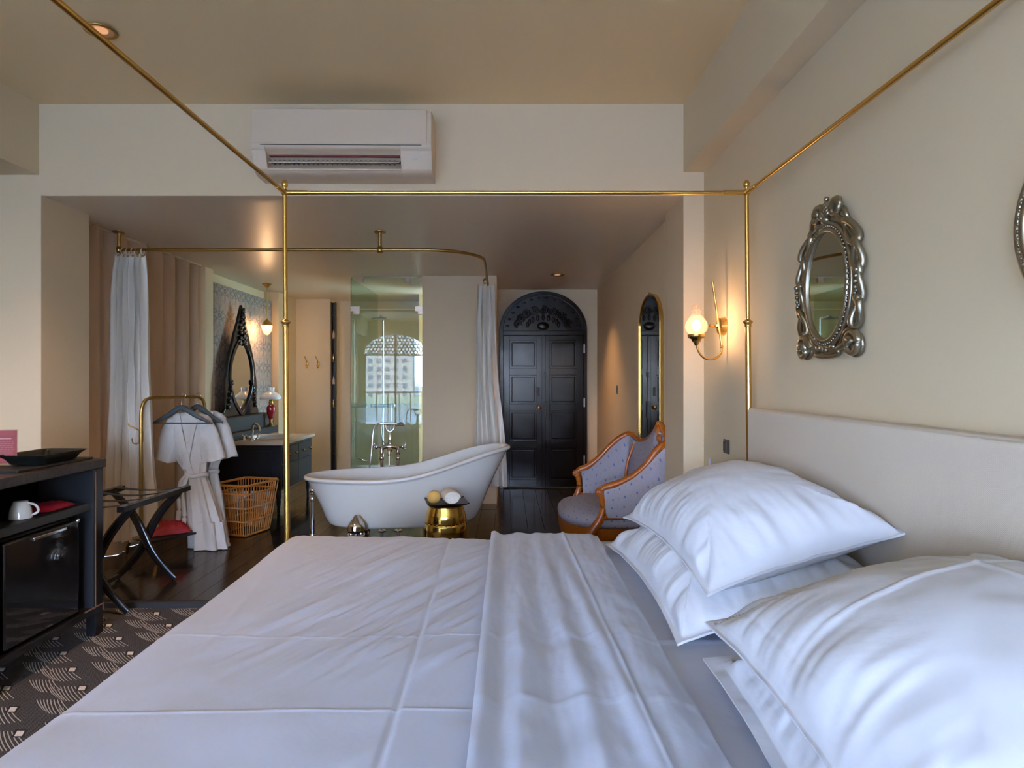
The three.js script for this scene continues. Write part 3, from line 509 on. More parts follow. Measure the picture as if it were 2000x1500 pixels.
// black cabinet along the left wall with a small fridge
const CX0 = -2.62, CX1 = -2.085, CD0 = 1.35, CD1 = 3.275, CY = 0.895;
{
  const c = thing('minibar_cabinet', 'black open-fronted wooden cabinet holding a small fridge and cups', 'cabinet', [0, 0, 0]);
  obj('top', D(CX0, CX1 + 0.012, CY - 0.045, CY, CD0, CD1 + 0.01, 0.006), std({ map: grainMap([0.13, 0.12, 0.115], [0.27, 0.235, 0.21], 2.2, 1.2), roughness: 0.33 }), c);
  for (const [d0, d1] of [[CD1 - 0.06, CD1], [2.545, 2.60], [CD0, CD0 + 0.06]]) {
    const p = obj('side_panel', [D(CX0, CX1, 0.115, CY - 0.045, d0, d1, 0.004), D(CX1 - 0.05, CX1, 0, 0.12, d0, d1, 0.004), D(CX0, CX0 + 0.05, 0, 0.12, d0, d1, 0.004)], M.black, c);
  }
  obj('side_panel', D(CX1 - 0.28, CX1 - 0.001, 0.14, CY - 0.05, CD1 - 0.075, CD1 - 0.058), std({ color: lin(0.016, 0.018, 0.021), roughness: 0.45 }), c);
  obj('worn_edge', [D(CX1 - 0.002, CX1 + 0.0015, 0.15, CY - 0.06, CD1 - 0.062, CD1 - 0.058), D(CX1 - 0.002, CX1 + 0.0015, 0.115, 0.155, CD1 - 0.004, CD1 + 0.001), D(CX1 - 0.003, CX1 + 0.0015, 0.147, 0.153, CD1 - 0.14, CD1)], std({ color: lin(0.30, 0.13, 0.07), roughness: 0.5 }), c);
  obj('back_panel', D(CX0, CX0 + 0.02, 0.115, CY - 0.045, CD0, CD1), M.blackMatt, c);
  obj('shelf', D(CX0 + 0.02, CX1 - 0.015, 0.642, 0.682, 2.60, CD1 - 0.06, 0.004), std({ color: lin(0.035, 0.033, 0.030), roughness: 0.4 }), c);
  obj('bottom_board', D(CX0, CX1 - 0.004, 0.115, 0.15, CD0, CD1 - 0.06, 0.004), M.black, c);
  for (const k of [0, 1]) { const dr = obj('drawer', D(CX1 - 0.03, CX1 + 0.004, 0.16 + k * 0.345, 0.49 + k * 0.345, CD0 + 0.07, 2.54, 0.005), M.black, c); obj('knob', ball(0.016, CX1 + 0.015, 0.325 + k * 0.345, -1.97), M.brassDark, dr); }
  const f = thing('mini_fridge', 'glossy black mini fridge inside the cabinet under the shelf', 'fridge', [-2.34, 0.15, 2.89]);
  obj('fridge_body', B(-0.25, 0.19, 0, 0.47, -0.235, 0.235, 0.01), M.blackMatt, f);
  const door = obj('fridge_door', B(0.195, 0.235, 0.005, 0.465, -0.235, 0.235, 0.012), phy({ color: lin(0.008, 0.008, 0.009), roughness: 0.08, clearcoat: 1 }), f);
  obj('handle', [B(0.234, 0.246, 0.435, 0.452, -0.13, 0.08, 0.004)], M.chrome, door);
  obj('hinge', [ball(0.012, 0.238, 0.462, -0.215, 10)], M.chrome, door);
}
{ // things on and in the cabinet
  const cup = thing('cup', 'white porcelain cup turned upside down on the cabinet shelf', 'cup', [-2.17, 0.683, 2.83]);
  obj('bowl', lathe([[0, 0.078], [0.026, 0.078], [0.028, 0.074], [0.030, 0.070], [0.040, 0.045], [0.0455, 0.002], [0.043, 0.0], [0.038, 0.04], [0.027, 0.066], [0, 0.068]], 32), M.porcelain, cup);
  obj('handle', tube([V(0.032, 0.068, -0.004), V(0.052, 0.058, -0.016), V(0.062, 0.038, -0.022), V(0.058, 0.022, -0.022), V(0.043, 0.014, -0.008)], 0.0055, 20, 8), M.porcelain, cup);
  const sa = thing('red_sachet', 'red foil packet lying beside the white cup', 'packet', [-2.19, 0.6835, 3.03]);
  obj('foil', sheet((u, v) => { const x = u - 0.5, z = v - 0.5, h = (1 - (2 * x) ** 4) * (1 - (2 * z) ** 4); return V(x * 0.13, 0.004 + 0.024 * h + 0.008 * fbm(x * 14, z * 14, 3, 3) * h, z * 0.20); }, 30, 36, 0.003), std({ color: lin(0.42, 0.012, 0.03), roughness: 0.4 }), sa);
  // flat black book-like tray below and the rimmed tray above
  const mt = tag(obj('tray_mat', B(-0.15, 0.15, 0, 0.012, -0.25, 0.25, 0.003), std({ color: lin(0.018, 0.017, 0.016), roughness: 0.45 })), 'flat black board lying under the rimmed tray on the cabinet', 'board'); mt.position.set(-2.27, CY, -3.0);
  const tr = thing('serving_tray', 'rectangular black lacquer tray with flared rim on the cabinet top', 'tray', [-2.22, CY + 0.0125, 3.04]);
  const rect = (hx, hz, y, r) => { const P = []; for (const [sx, sz, a0] of [[1, 1, 0], [-1, 1, 1], [-1, -1, 2], [1, -1, 3]]) for (let i = 0; i <= 5; i++) { const t = (a0 + i / 5) * Math.PI / 2; P.push(V(sx * (hx - r) + r * Math.cos(t), y, sz * (hz - r) + r * Math.sin(t))); } return P; };
  obj('tray_body', loft([rect(0.075, 0.115, 0.001, 0.02), rect(0.08, 0.12, 0.003, 0.02), rect(0.095, 0.14, 0.028, 0.03), rect(0.112, 0.165, 0.046, 0.03), rect(0.113, 0.166, 0.049, 0.03), rect(0.107, 0.16, 0.048, 0.03), rect(0.09, 0.135, 0.03, 0.03), rect(0.075, 0.115, 0.008, 0.02)]), phy({ color: lin(0.010, 0.012, 0.010), roughness: 0.16, clearcoat: 1 }), tr);
  // leaflet stand
  const cardTex = (() => {
    const c = document.createElement('canvas'); c.width = 256; c.height = 320; const x = c.getContext('2d');
    x.fillStyle = '#a8454a'; x.fillRect(0, 0, 256, 320); x.fillStyle = '#8f343c'; x.fillRect(0, 60, 256, 4);
    x.fillStyle = '#d79a93'; x.fillRect(40, 74, 170, 12); x.fillStyle = '#c27a78';
    for (let i = 0; i < 9; i++) { let p = 30; while (p < 215) { const w = 8 + rnd() * 22; x.fillRect(p, 108 + i * 20, w, 5); p += w + 6; } }
    const t = new THREE.CanvasTexture(c); t.colorSpace = THREE.SRGBColorSpace; t.magFilter = THREE.LinearFilter; return t;
  })();
  const ls = thing('leaflet_stand', 'clear acrylic stand with a dark red printed card on the cabinet', 'leaflet stand', [-2.335, CY + 0.0125, 2.93]);
  const card = new THREE.BoxGeometry(0.13, 0.15, 0.0012); card.translate(0, 0.084, 0);
  const cm = obj('card', card, std({ map: cardTex, roughness: 0.5 }), ls);
  const clear = phy({ color: lin(0.95, 0.97, 0.96), roughness: 0.05, transmission: 1, thickness: 0, ior: 1.2 });
  obj('acrylic_cover', [B(-0.069, 0.069, 0.003, 0.165, 0.0018, 0.0034), B(-0.069, 0.069, 0.003, 0.165, -0.0034, -0.0018), B(0.066, 0.069, 0.003, 0.165, -0.0018, 0.0018)], clear, ls);
  obj('acrylic_base', B(-0.075, 0.075, 0, 0.004, -0.04, 0.04), clear, ls);
  ls.rotation.y = 0.15;
}
// folding luggage rack
{
  const r = thing('luggage_rack', 'folding black wooden luggage rack with crossed curved legs and straps', 'luggage rack', [0, 0, 0]);
  const Y = 0.595;
  for (const d of [3.53, 4.03]) {
    const base = d > DW ? WOODY : 0.0, bow = 0.035;
    const A = [], Bp = []; for (let i = 0; i <= 8; i++) { const t = i / 8; A.push(V(lerp(-2.50, -2.105, t) + bow * Math.sin(t * Math.PI * 2) * 0.7, lerp(Y, base + 0.012, t), -d + 0.012)); Bp.push(V(lerp(-2.085, -2.49, t) - bow * Math.sin(t * Math.PI * 2) * 0.7, lerp(Y, base + 0.012, t), -d - 0.014)); }
    obj('leg', taper(A, [0.022, 0.027, 0.030, 0.026, 0.020], 30, 8, 0.55), M.black, r);
    obj('leg', taper(Bp, [0.022, 0.027, 0.030, 0.026, 0.020], 30, 8, 0.55), M.black, r);
  }
  obj('top_rail', bar(V(-2.085, Y + 0.005, -3.42), V(-2.075, Y + 0.005, -4.12), 0.04, 0.03), M.black, r);
  obj('top_rail', bar(V(-2.50, Y + 0.005, -3.42), V(-2.50, Y + 0.005, -4.12), 0.04, 0.03), M.black, r);
  obj('stretcher', bar(V(-2.46, 0.06, -3.53), V(-2.46, 0.06, -4.03), 0.02, 0.025), M.black, r);
  for (let i = 0; i < 4; i++) { const d = 3.50 + i * 0.185; obj('strap', sheet((u, v) => V(lerp(-2.50, -2.08, u), Y + 0.021 - 0.018 * Math.sin(u * Math.PI), -d - (v - 0.5) * 0.045), 16, 2, 0.003), M.blackMatt, r); }
}
// bedside table behind the pillows: only the tips of what stands on it show
{
  const n = thing('nightstand', 'small black bedside table hidden behind the far pillows', 'table', [0.91, 0, 3.16]);
  obj('top', B(-0.21, 0.21, 0.555, 0.585, -0.18, 0.18, 0.006), M.black, n);
  for (const x of [-0.18, 0.18]) for (const z of [-0.14, 0.14]) obj('leg', B(x - 0.018, x + 0.018, 0, 0.555, z - 0.018, z + 0.018, 0.004), M.black, n);
  const cnd = thing('paper_cone', 'slim white pointed paper cone standing behind the far pillow, nearer the wall lamp', 'paper cone', [0.995, 0.585, 3.12]);
  obj('cone', lathe([[0.0, 0.0], [0.013, 0.0], [0.009, 0.12], [0.0055, 0.29], [0.003, 0.325], [0, 0.33]], 16), M.white, cnd);
  const c2 = copyOf(cnd, 'slim white pointed paper cone leaning behind the far pillow, under the switch plate', [1.025, 0.585, 3.05]); c2.rotation.z = -0.10; c2.scale.y = 0.94;
  const bt = thing('pump_bottle', 'white capped bottle top peeping over the far pillow before the armchair', 'bottle', [0.735, 0.585, 3.28]);
  obj('bottle', lathe([[0, 0], [0.026, 0], [0.027, 0.004], [0.027, 0.075], [0.012, 0.092], [0.011, 0.098], [0, 0.098]], 20), M.blackMatt, bt);
  obj('cap', lathe([[0, 0.098], [0.013, 0.098], [0.017, 0.106], [0.015, 0.118], [0.006, 0.124], [0, 0.124]], 20), M.plastic, bt);
}
// ---------------------------------------------------------------- bath area
// long tan curtain along the left window
M.tan = phy({ color: lin(0.60, 0.42, 0.275), roughness: 1, transmission: 0.06, thickness: 0, bumpMap: fabricBump, bumpScale: 0.0006, side: THREE.DoubleSide });
{
  const c = thing('window_curtain', 'floor-length tan curtain hanging in deep folds across the left window', 'curtain', [0, 0, 0]);
  obj('curtain_cloth', sheet((u, v) => {
    const s = u * 1.86, f = Math.sin(s * 24 + 0.7 * Math.sin(s * 5)) * 0.5 + 0.16 * Math.sin(s * 49 + 1), amp = 0.075 * (1 + 0.25 * fbm(s * 3, v * 1.5, 2, 2));
    return V(-2.845 + amp * f + 0.015 * fbm(s * 6, v * 2, 7, 2) - 0.03 * u, lerp(LOW, 0.0335, v), -(4.10 + s * 0.955 + 0.01 * Math.cos(s * 29)));
  }, 230, 24, 0.003), M.tan, c);
  obj('curtain_track', D(-2.88, -2.84, LOW - 0.012, LOW - 0.001, 4.09, 5.9), M.ceilingLow, c);
}
// brass shower rail round the tub
{
  const r = thing('shower_rail', 'brass curtain rail bent round the bathtub and hung from the ceiling', 'curtain rail', [0, 0, 0]);
  const y = 2.234, pts = [V(-2.80, y, -4.56)], R = 0.42;
  for (let x = -2.6; x < -0.62; x += 0.2) pts.push(V(x, y, -4.56));
  for (let i = 0; i <= 12; i++) { const t = i / 12 * Math.PI / 2; pts.push(V(-0.60 + R * Math.sin(t), y, -4.56 - R * (1 - Math.cos(t)))); }
  for (let d = 5.1; d < 6.5; d += 0.2) pts.push(V(-0.18 - 0.01 * (d - 5), y, -d));
  pts.push(V(-0.195, y, -6.5));
  obj('rail', tube(pts, 0.0115, 160, 12), M.brassDark, r);
  obj('end_flange', lathe([[0, 0.05], [0.013, 0.05], [0.016, 0.03], [0.034, 0.012], [0.036, 0.0], [0, 0]], 24).rotateX(Math.PI / 2).translate(-0.195, y, -6.5), M.brassDark, r);
  for (const x of [-2.79, -0.915]) obj('ceiling_support', [rod(V(x, y, -4.56), V(x, LOW, -4.56), 0.0125), lathe([[0, -0.012], [0.04, -0.012], [0.042, -0.004], [0.042, 0]], 24).translate(x, LOW, -4.56), lathe([[0, -0.022], [0.02, -0.022], [0.022, 0.0], [0.016, 0.022], [0, 0.024]], 20).translate(x, y, -4.56)], M.brassDark, r);
}
M.voile = std({ color: lin(0.86, 0.80, 0.70), roughness: 0.85, bumpMap: linenBump, bumpScale: 0.001 });
function gathered(w0, w1, y0, y1, folds, depth, s, sway = 0) { // bunch of curtain hanging from y1 down to y0, width w1 at top to w0 at hem
  return sheet((u, v) => {
    const t = u - 0.5, top = smooth(0, 0.06, v), k = smooth(0, 1, v);
    const w = lerp(w1 * (0.9 + 0.12 * Math.sin(v * 9)), w0, k), f = Math.sin(u * folds * Math.PI * 2 + 1.6 * fbm(u * 3, v * 1.2, s, 2) * 3) * (1 - 0.5 * k * fbm(u * 5, 1, s, 2));
    return V(t * w + 0.012 * fbm(u * 6, v * 3, s, 3) + sway * k * k + 0.25 * depth * Math.cos(u * folds * Math.PI * 2 + 0.5), lerp(y1, y0, v) + (v < 0.02 ? 0.012 * Math.cos(u * folds * Math.PI * 2) : 0) + 0.006 * Math.sin(u * 23 + s) * (v > 0.98 ? 1 : 0), depth * f * (0.5 + 0.5 * top) + 0.01 * fbm(u * 4, v * 5, s + 3, 3));
  }, 150, 60, 0.002);
}
{
  const c = thing('shower_curtain', 'white shower curtain bunched at the left end of the brass rail', 'curtain', [-2.71, 0, 4.56]);
  obj('curtain_cloth', gathered(0.36, 0.225, 0.14, 2.195, 6, 0.035, 3, 0.005), M.voile, c);
  for (let i = 0; i < 6; i++) obj('ring', new THREE.TorusGeometry(0.021, 0.0035, 6, 16).rotateY(Math.PI / 2).translate(-0.09 + i * 0.036, 2.222, 0), i === 4 ? M.brass : M.voile, c);
  const e = thing('shower_curtain', 'white shower curtain bunched behind the high end of the bathtub', 'curtain', [-0.205, 0, 5.95]);
  obj('curtain_cloth', gathered(0.30, 0.17, 0.30, 2.19, 4, 0.03, 8, 0.045), M.voile, e);
  for (let i = 0; i < 3; i++) obj('ring', new THREE.TorusGeometry(0.021, 0.0035, 6, 16).rotateY(0.2).translate(-0.0 , 2.222, -0.04 + i * 0.04), M.brassDark, e);
}
// slipper bathtub on claw feet
{
  const t = thing('bathtub', 'white freestanding slipper bathtub on chrome claw feet', 'bathtub', [-0.745, WOODY, 4.82], 0.13);
  const L = 0.775, Wd = 0.355, n = 96;
  const rimY = (x) => 0.555 + 0.205 * Math.pow(smooth(-0.35, 1.05, x / L), 1.25);
  const prof = []; // [scale of plan 0..1, height fraction 0..1 (1 = rim), inside?]
  const ring = (sx, sz, shift, yf, out = 0) => { const P = []; for (let j = 0; j < n; j++) { const a = j / n * Math.PI * 2, ca = Math.cos(a), sa = Math.sin(a), q = Math.pow(Math.abs(ca), 0.86) * Math.sign(ca), w = Math.pow(Math.abs(sa), 0.92) * Math.sign(sa); const x = q * (L * sx + out) + shift, z = w * (Wd * sz + out); const xr = q * L; P.push(V(x, yf(xr), z)); } return P; };
  const B0 = 0.185;
  const body = [];
  const out = [[0.02, 0.02, 0], [0.45, 0.45, 0.0], [0.60, 0.56, 0.004], [0.675, 0.66, 0.03], [0.715, 0.72, 0.085], [0.755, 0.78, 0.22], [0.80, 0.835, 0.42], [0.86, 0.89, 0.65], [0.925, 0.94, 0.86], [0.955, 0.965, 0.965]];
  for (const [sx, sz, f] of out) body.push(ring(sx, sz, lerp(-0.045, 0, f), (x) => B0 + f * (rimY(x) - 0.02 - B0)));
  for (const [o, h] of [[0.004, -0.012], [0.016, -0.008], [0.022, 0.004], [0.016, 0.016], [0.002, 0.020], [-0.010, 0.014]]) body.push(ring(0.97, 0.955, 0, (x) => rimY(x) + h - 0.01, o));
  for (const [sx, sz, f] of [[0.945, 0.92, 0.96], [0.89, 0.865, 0.75], [0.82, 0.80, 0.5], [0.75, 0.74, 0.25], [0.68, 0.66, 0.10], [0.55, 0.5, 0.045], [0.03, 0.03, 0.04]]) body.push(ring(sx, sz, lerp(-0.045, 0, f), (x) => B0 + 0.02 + f * (rimY(x) - 0.03 - B0)));
  obj('tub_shell', loft(body, true), M.porcelain, t);
  for (const [x, s] of [[-0.36, 1], [-0.36, -1], [0.33, 1], [0.33, -1]]) {
    const z = s * 0.265, f = [];
    f.push(ellipsoid(0.05, 0.062, 0.03, x, 0.205, z + s * 0.02), taper([V(x, 0.315, z + s * 0.034), V(x, 0.24, z + s * 0.046), V(x, 0.175, z + s * 0.05), V(x, 0.095, z + s * 0.024), V(x, 0.04, z + s * 0.035)], [0.014, 0.060, 0.060, 0.032, 0.026], 24, 14));
    f.push(ball(0.036, x, 0.036, z + s * 0.05, 16));
    for (const k of [-1, 0, 1]) f.push(taper([V(x + k * 0.014, 0.08, z + s * 0.035), V(x + k * 0.03, 0.062, z + s * 0.07), V(x + k * 0.026, 0.018, z + s * 0.088)], [0.012, 0.011, 0.006], 10, 8), taper([V(x + k * 0.02, 0.25, z + s * 0.05), V(x + k * 0.036, 0.20, z + s * 0.075), V(x + k * 0.018, 0.13, z + s * 0.07)], [0.006, 0.011, 0.006], 12, 8));
    obj('claw_foot', f, M.chrome, t);
  }
  const dr = thing('drain_pipe', 'chrome overflow pipe standing at the low end of the bathtub', 'pipe', [-1.455, WOODY, 4.74]);
  obj('pipe', [rod(V(0, 0.02, 0), V(0, 0.44, 0), 0.0165, 16), lathe([[0, 0], [0.036, 0], [0.034, 0.012], [0.019, 0.02], [0.017, 0.05]], 24)], M.chrome, dr);
  obj('union_nut', [lathe([[0.017, 0.09], [0.022, 0.095], [0.022, 0.115], [0.017, 0.12]], 20), lathe([[0.017, 0.36], [0.023, 0.365], [0.023, 0.39], [0.017, 0.395]], 20)], M.chrome, dr);
  obj('overflow_elbow', [tube([V(0, 0.42, 0), V(0.004, 0.46, 0), V(0.028, 0.478, -0.01), V(0.06, 0.475, -0.02)], 0.02, 16, 12), ball(0.027, 0, 0.445, 0)], M.chrome, dr);
}
{ // telephone-style floor mixer behind the tub
  const f = thing('bath_mixer', 'chrome floor-standing bath mixer with cradle hand shower behind the tub', 'tap', [-0.985, WOODY, 5.33], 0.1);
  for (const x of [-0.068, 0.068]) {
    obj('riser', [rod(V(x, 0, 0), V(x, 0.66, 0), 0.0135, 14), lathe([[0, 0], [0.036, 0], [0.034, 0.01], [0.016, 0.018]], 20).translate(x, 0, 0), lathe([[0.0135, 0.60], [0.02, 0.604], [0.02, 0.622], [0.0135, 0.626]], 16).translate(x, 0, 0)], M.chrome, f);
    const h = obj('tap_handle', [rod(V(x, 0.70, 0), V(x + Math.sign(x) * 0.055, 0.715, 0.03), 0.008), lathe([[0, 0], [0.018, 0.0], [0.02, 0.014], [0.012, 0.022], [0, 0.024]], 16).rotateZ(-Math.sign(x) * Math.PI / 2).translate(x + Math.sign(x) * 0.03, 0.71, 0.016)], M.chrome, f);
    const cr = []; for (let k = 0; k < 4; k++) { const a = k * Math.PI / 2 + 0.5; cr.push(rod(V(x + Math.sign(x) * 0.055, 0.715, 0.03), V(x + Math.sign(x) * 0.06, 0.715 + 0.026 * Math.sin(a), 0.03 + 0.026 * Math.cos(a)), 0.0055), ball(0.008, x + Math.sign(x) * 0.06, 0.715 + 0.026 * Math.sin(a), 0.03 + 0.026 * Math.cos(a), 8)); }
    obj('cross_head', cr, M.chrome, f);
  }
  obj('valve_body', [tube([V(-0.068, 0.655, 0), V(-0.06, 0.70, 0), V(0, 0.712, 0.01), V(0.06, 0.70, 0), V(0.068, 0.655, 0)], 0.017, 26, 12), lathe([[0, 0.66], [0.018, 0.665], [0.027, 0.69], [0.02, 0.72], [0.012, 0.735], [0.016, 0.75], [0.019, 0.775], [0.012, 0.80], [0.010, 0.83], [0, 0.835]], 20)], M.chrome, f);
  obj('spout', tube([V(0, 0.70, 0.02), V(0, 0.70, 0.06), V(0, 0.685, 0.085), V(0, 0.655, 0.09)], 0.013, 18, 12), M.chrome, f);
  obj('cradle', [tube([V(-0.035, 0.885, 0), V(-0.03, 0.855, 0), V(0, 0.835, 0), V(0.03, 0.855, 0), V(0.035, 0.885, 0)], 0.007, 20, 8)], M.chrome, f);
  obj('hand_shower', [taper([V(-0.085, 0.905, 0.0), V(-0.03, 0.90, 0), V(0.03, 0.898, 0), V(0.075, 0.895, 0)], [0.008, 0.012, 0.011, 0.009], 16, 12), lathe([[0, 0], [0.012, 0.002], [0.032, 0.02], [0.034, 0.028], [0.0, 0.030]], 20).rotateZ(Math.PI).translate(0.09, 0.915, 0)], M.chrome, f);
  obj('hose', tube([V(-0.085, 0.905, 0), V(-0.125, 0.88, 0.01), V(-0.14, 0.80, 0.02), V(-0.15, 0.66, 0.03), V(-0.17, 0.5, 0.035), V(-0.17, 0.40, 0.035), V(-0.12, 0.36, 0.035), V(-0.02, 0.48, 0.025), V(-0.005, 0.64, 0.01)], 0.0065, 60, 8), M.chrome, f);
}
// polished brass drum table with a tray, ball soap and rolled towel
{
  const s = thing('drum_table', 'polished brass drum stool used as a side table by the bathtub', 'side table', [-0.41, WOODY, 4.23]);
  const p = [[0, 0.0], [0.125, 0.0], [0.135, 0.006], [0.138, 0.06], [0.128, 0.12], [0.120, 0.20]];
  const drum = [[0, 0], [0.128, 0.0], [0.134, 0.008], [0.137, 0.10], [0.140, 0.175], [0.132, 0.180], [0.132, 0.188], [0.140, 0.193], [0.141, 0.27], [0.139, 0.312], [0.131, 0.318], [0.131, 0.326], [0.138, 0.332], [0.128, 0.385], [0.114, 0.428], [0.117, 0.432], [0.117, 0.440], [0, 0.440]];
  obj('drum_body', lathe(drum, 56), M.brassBright, s);
  const rv = []; for (let i = 0; i < 26; i++) { const a = i / 26 * Math.PI * 2; for (const y of [0.184, 0.322]) rv.push(ball(0.0055, 0.1335 * Math.cos(a), y, 0.1335 * Math.sin(a), 8)); } obj('rivet', rv, M.brassBright, s);
  const tr = thing('wooden_tray', 'square dark wooden tray with raised corners on the brass drum table', 'tray', [-0.405, WOODY + 0.4402, 4.23], 0.22);
  obj('tray', sheet((u, v) => { const x = 2 * u - 1, z = 2 * v - 1, e = Math.max(Math.abs(x), Math.abs(z)); return V(x * 0.135, 0.008 + 0.008 * smooth(0.8, 1, Math.abs(x)) + 0.006 * smooth(0.8, 1, Math.abs(z)), z * 0.125); }, 24, 24, 0.007), std({ map: grainMap([0.10, 0.075, 0.065], [0.20, 0.155, 0.14], 6, 3), roughness: 0.35 }), tr);
  const so = thing('ball_soap', 'round yellow soap ball on the wooden tray', 'soap', [-0.486, WOODY + 0.4495, 4.20]);
  obj('soap', ellipsoid(0.044, 0.0425, 0.044, 0, 0.0425, 0, 28), phy({ color: lin(0.80, 0.50, 0.13), roughness: 0.5 }), so);
  const tw = thing('rolled_towel', 'small white rolled towel beside the yellow soap on the tray', 'towel', [-0.380, WOODY + 0.4505, 4.225], 0.25);
  const rings = [], N = 60; for (let i = 0; i <= 10; i++) { const z = lerp(0.08, -0.08, i / 10), P = []; const k = i === 0 || i === 10 ? 0.93 : 1; for (let j = 0; j < N; j++) { const a = j / N * Math.PI * 2; const r = (0.052 - 0.006 * (j / N)) * k * (1 + 0.02 * fbm(a, z * 20, 1, 2)); P.push(V(r * 1.1 * Math.cos(a), 0.045 + r * 0.86 * Math.sin(a), z)); } rings.push(P); }
  obj('roll', loft(rings), M.voile, tw);
  const spi = []; for (let i = 0; i <= 70; i++) { const t = i / 70, a = t * Math.PI * 2 * 3.5, r = 0.048 * (1 - 0.9 * t); spi.push(V(r * 1.1 * Math.cos(a), 0.045 + r * 0.86 * Math.sin(a), 0.081)); } obj('fold_edge', taper(spi, [0.004, 0.0035, 0.003], 140, 6), M.voile, tw);
}
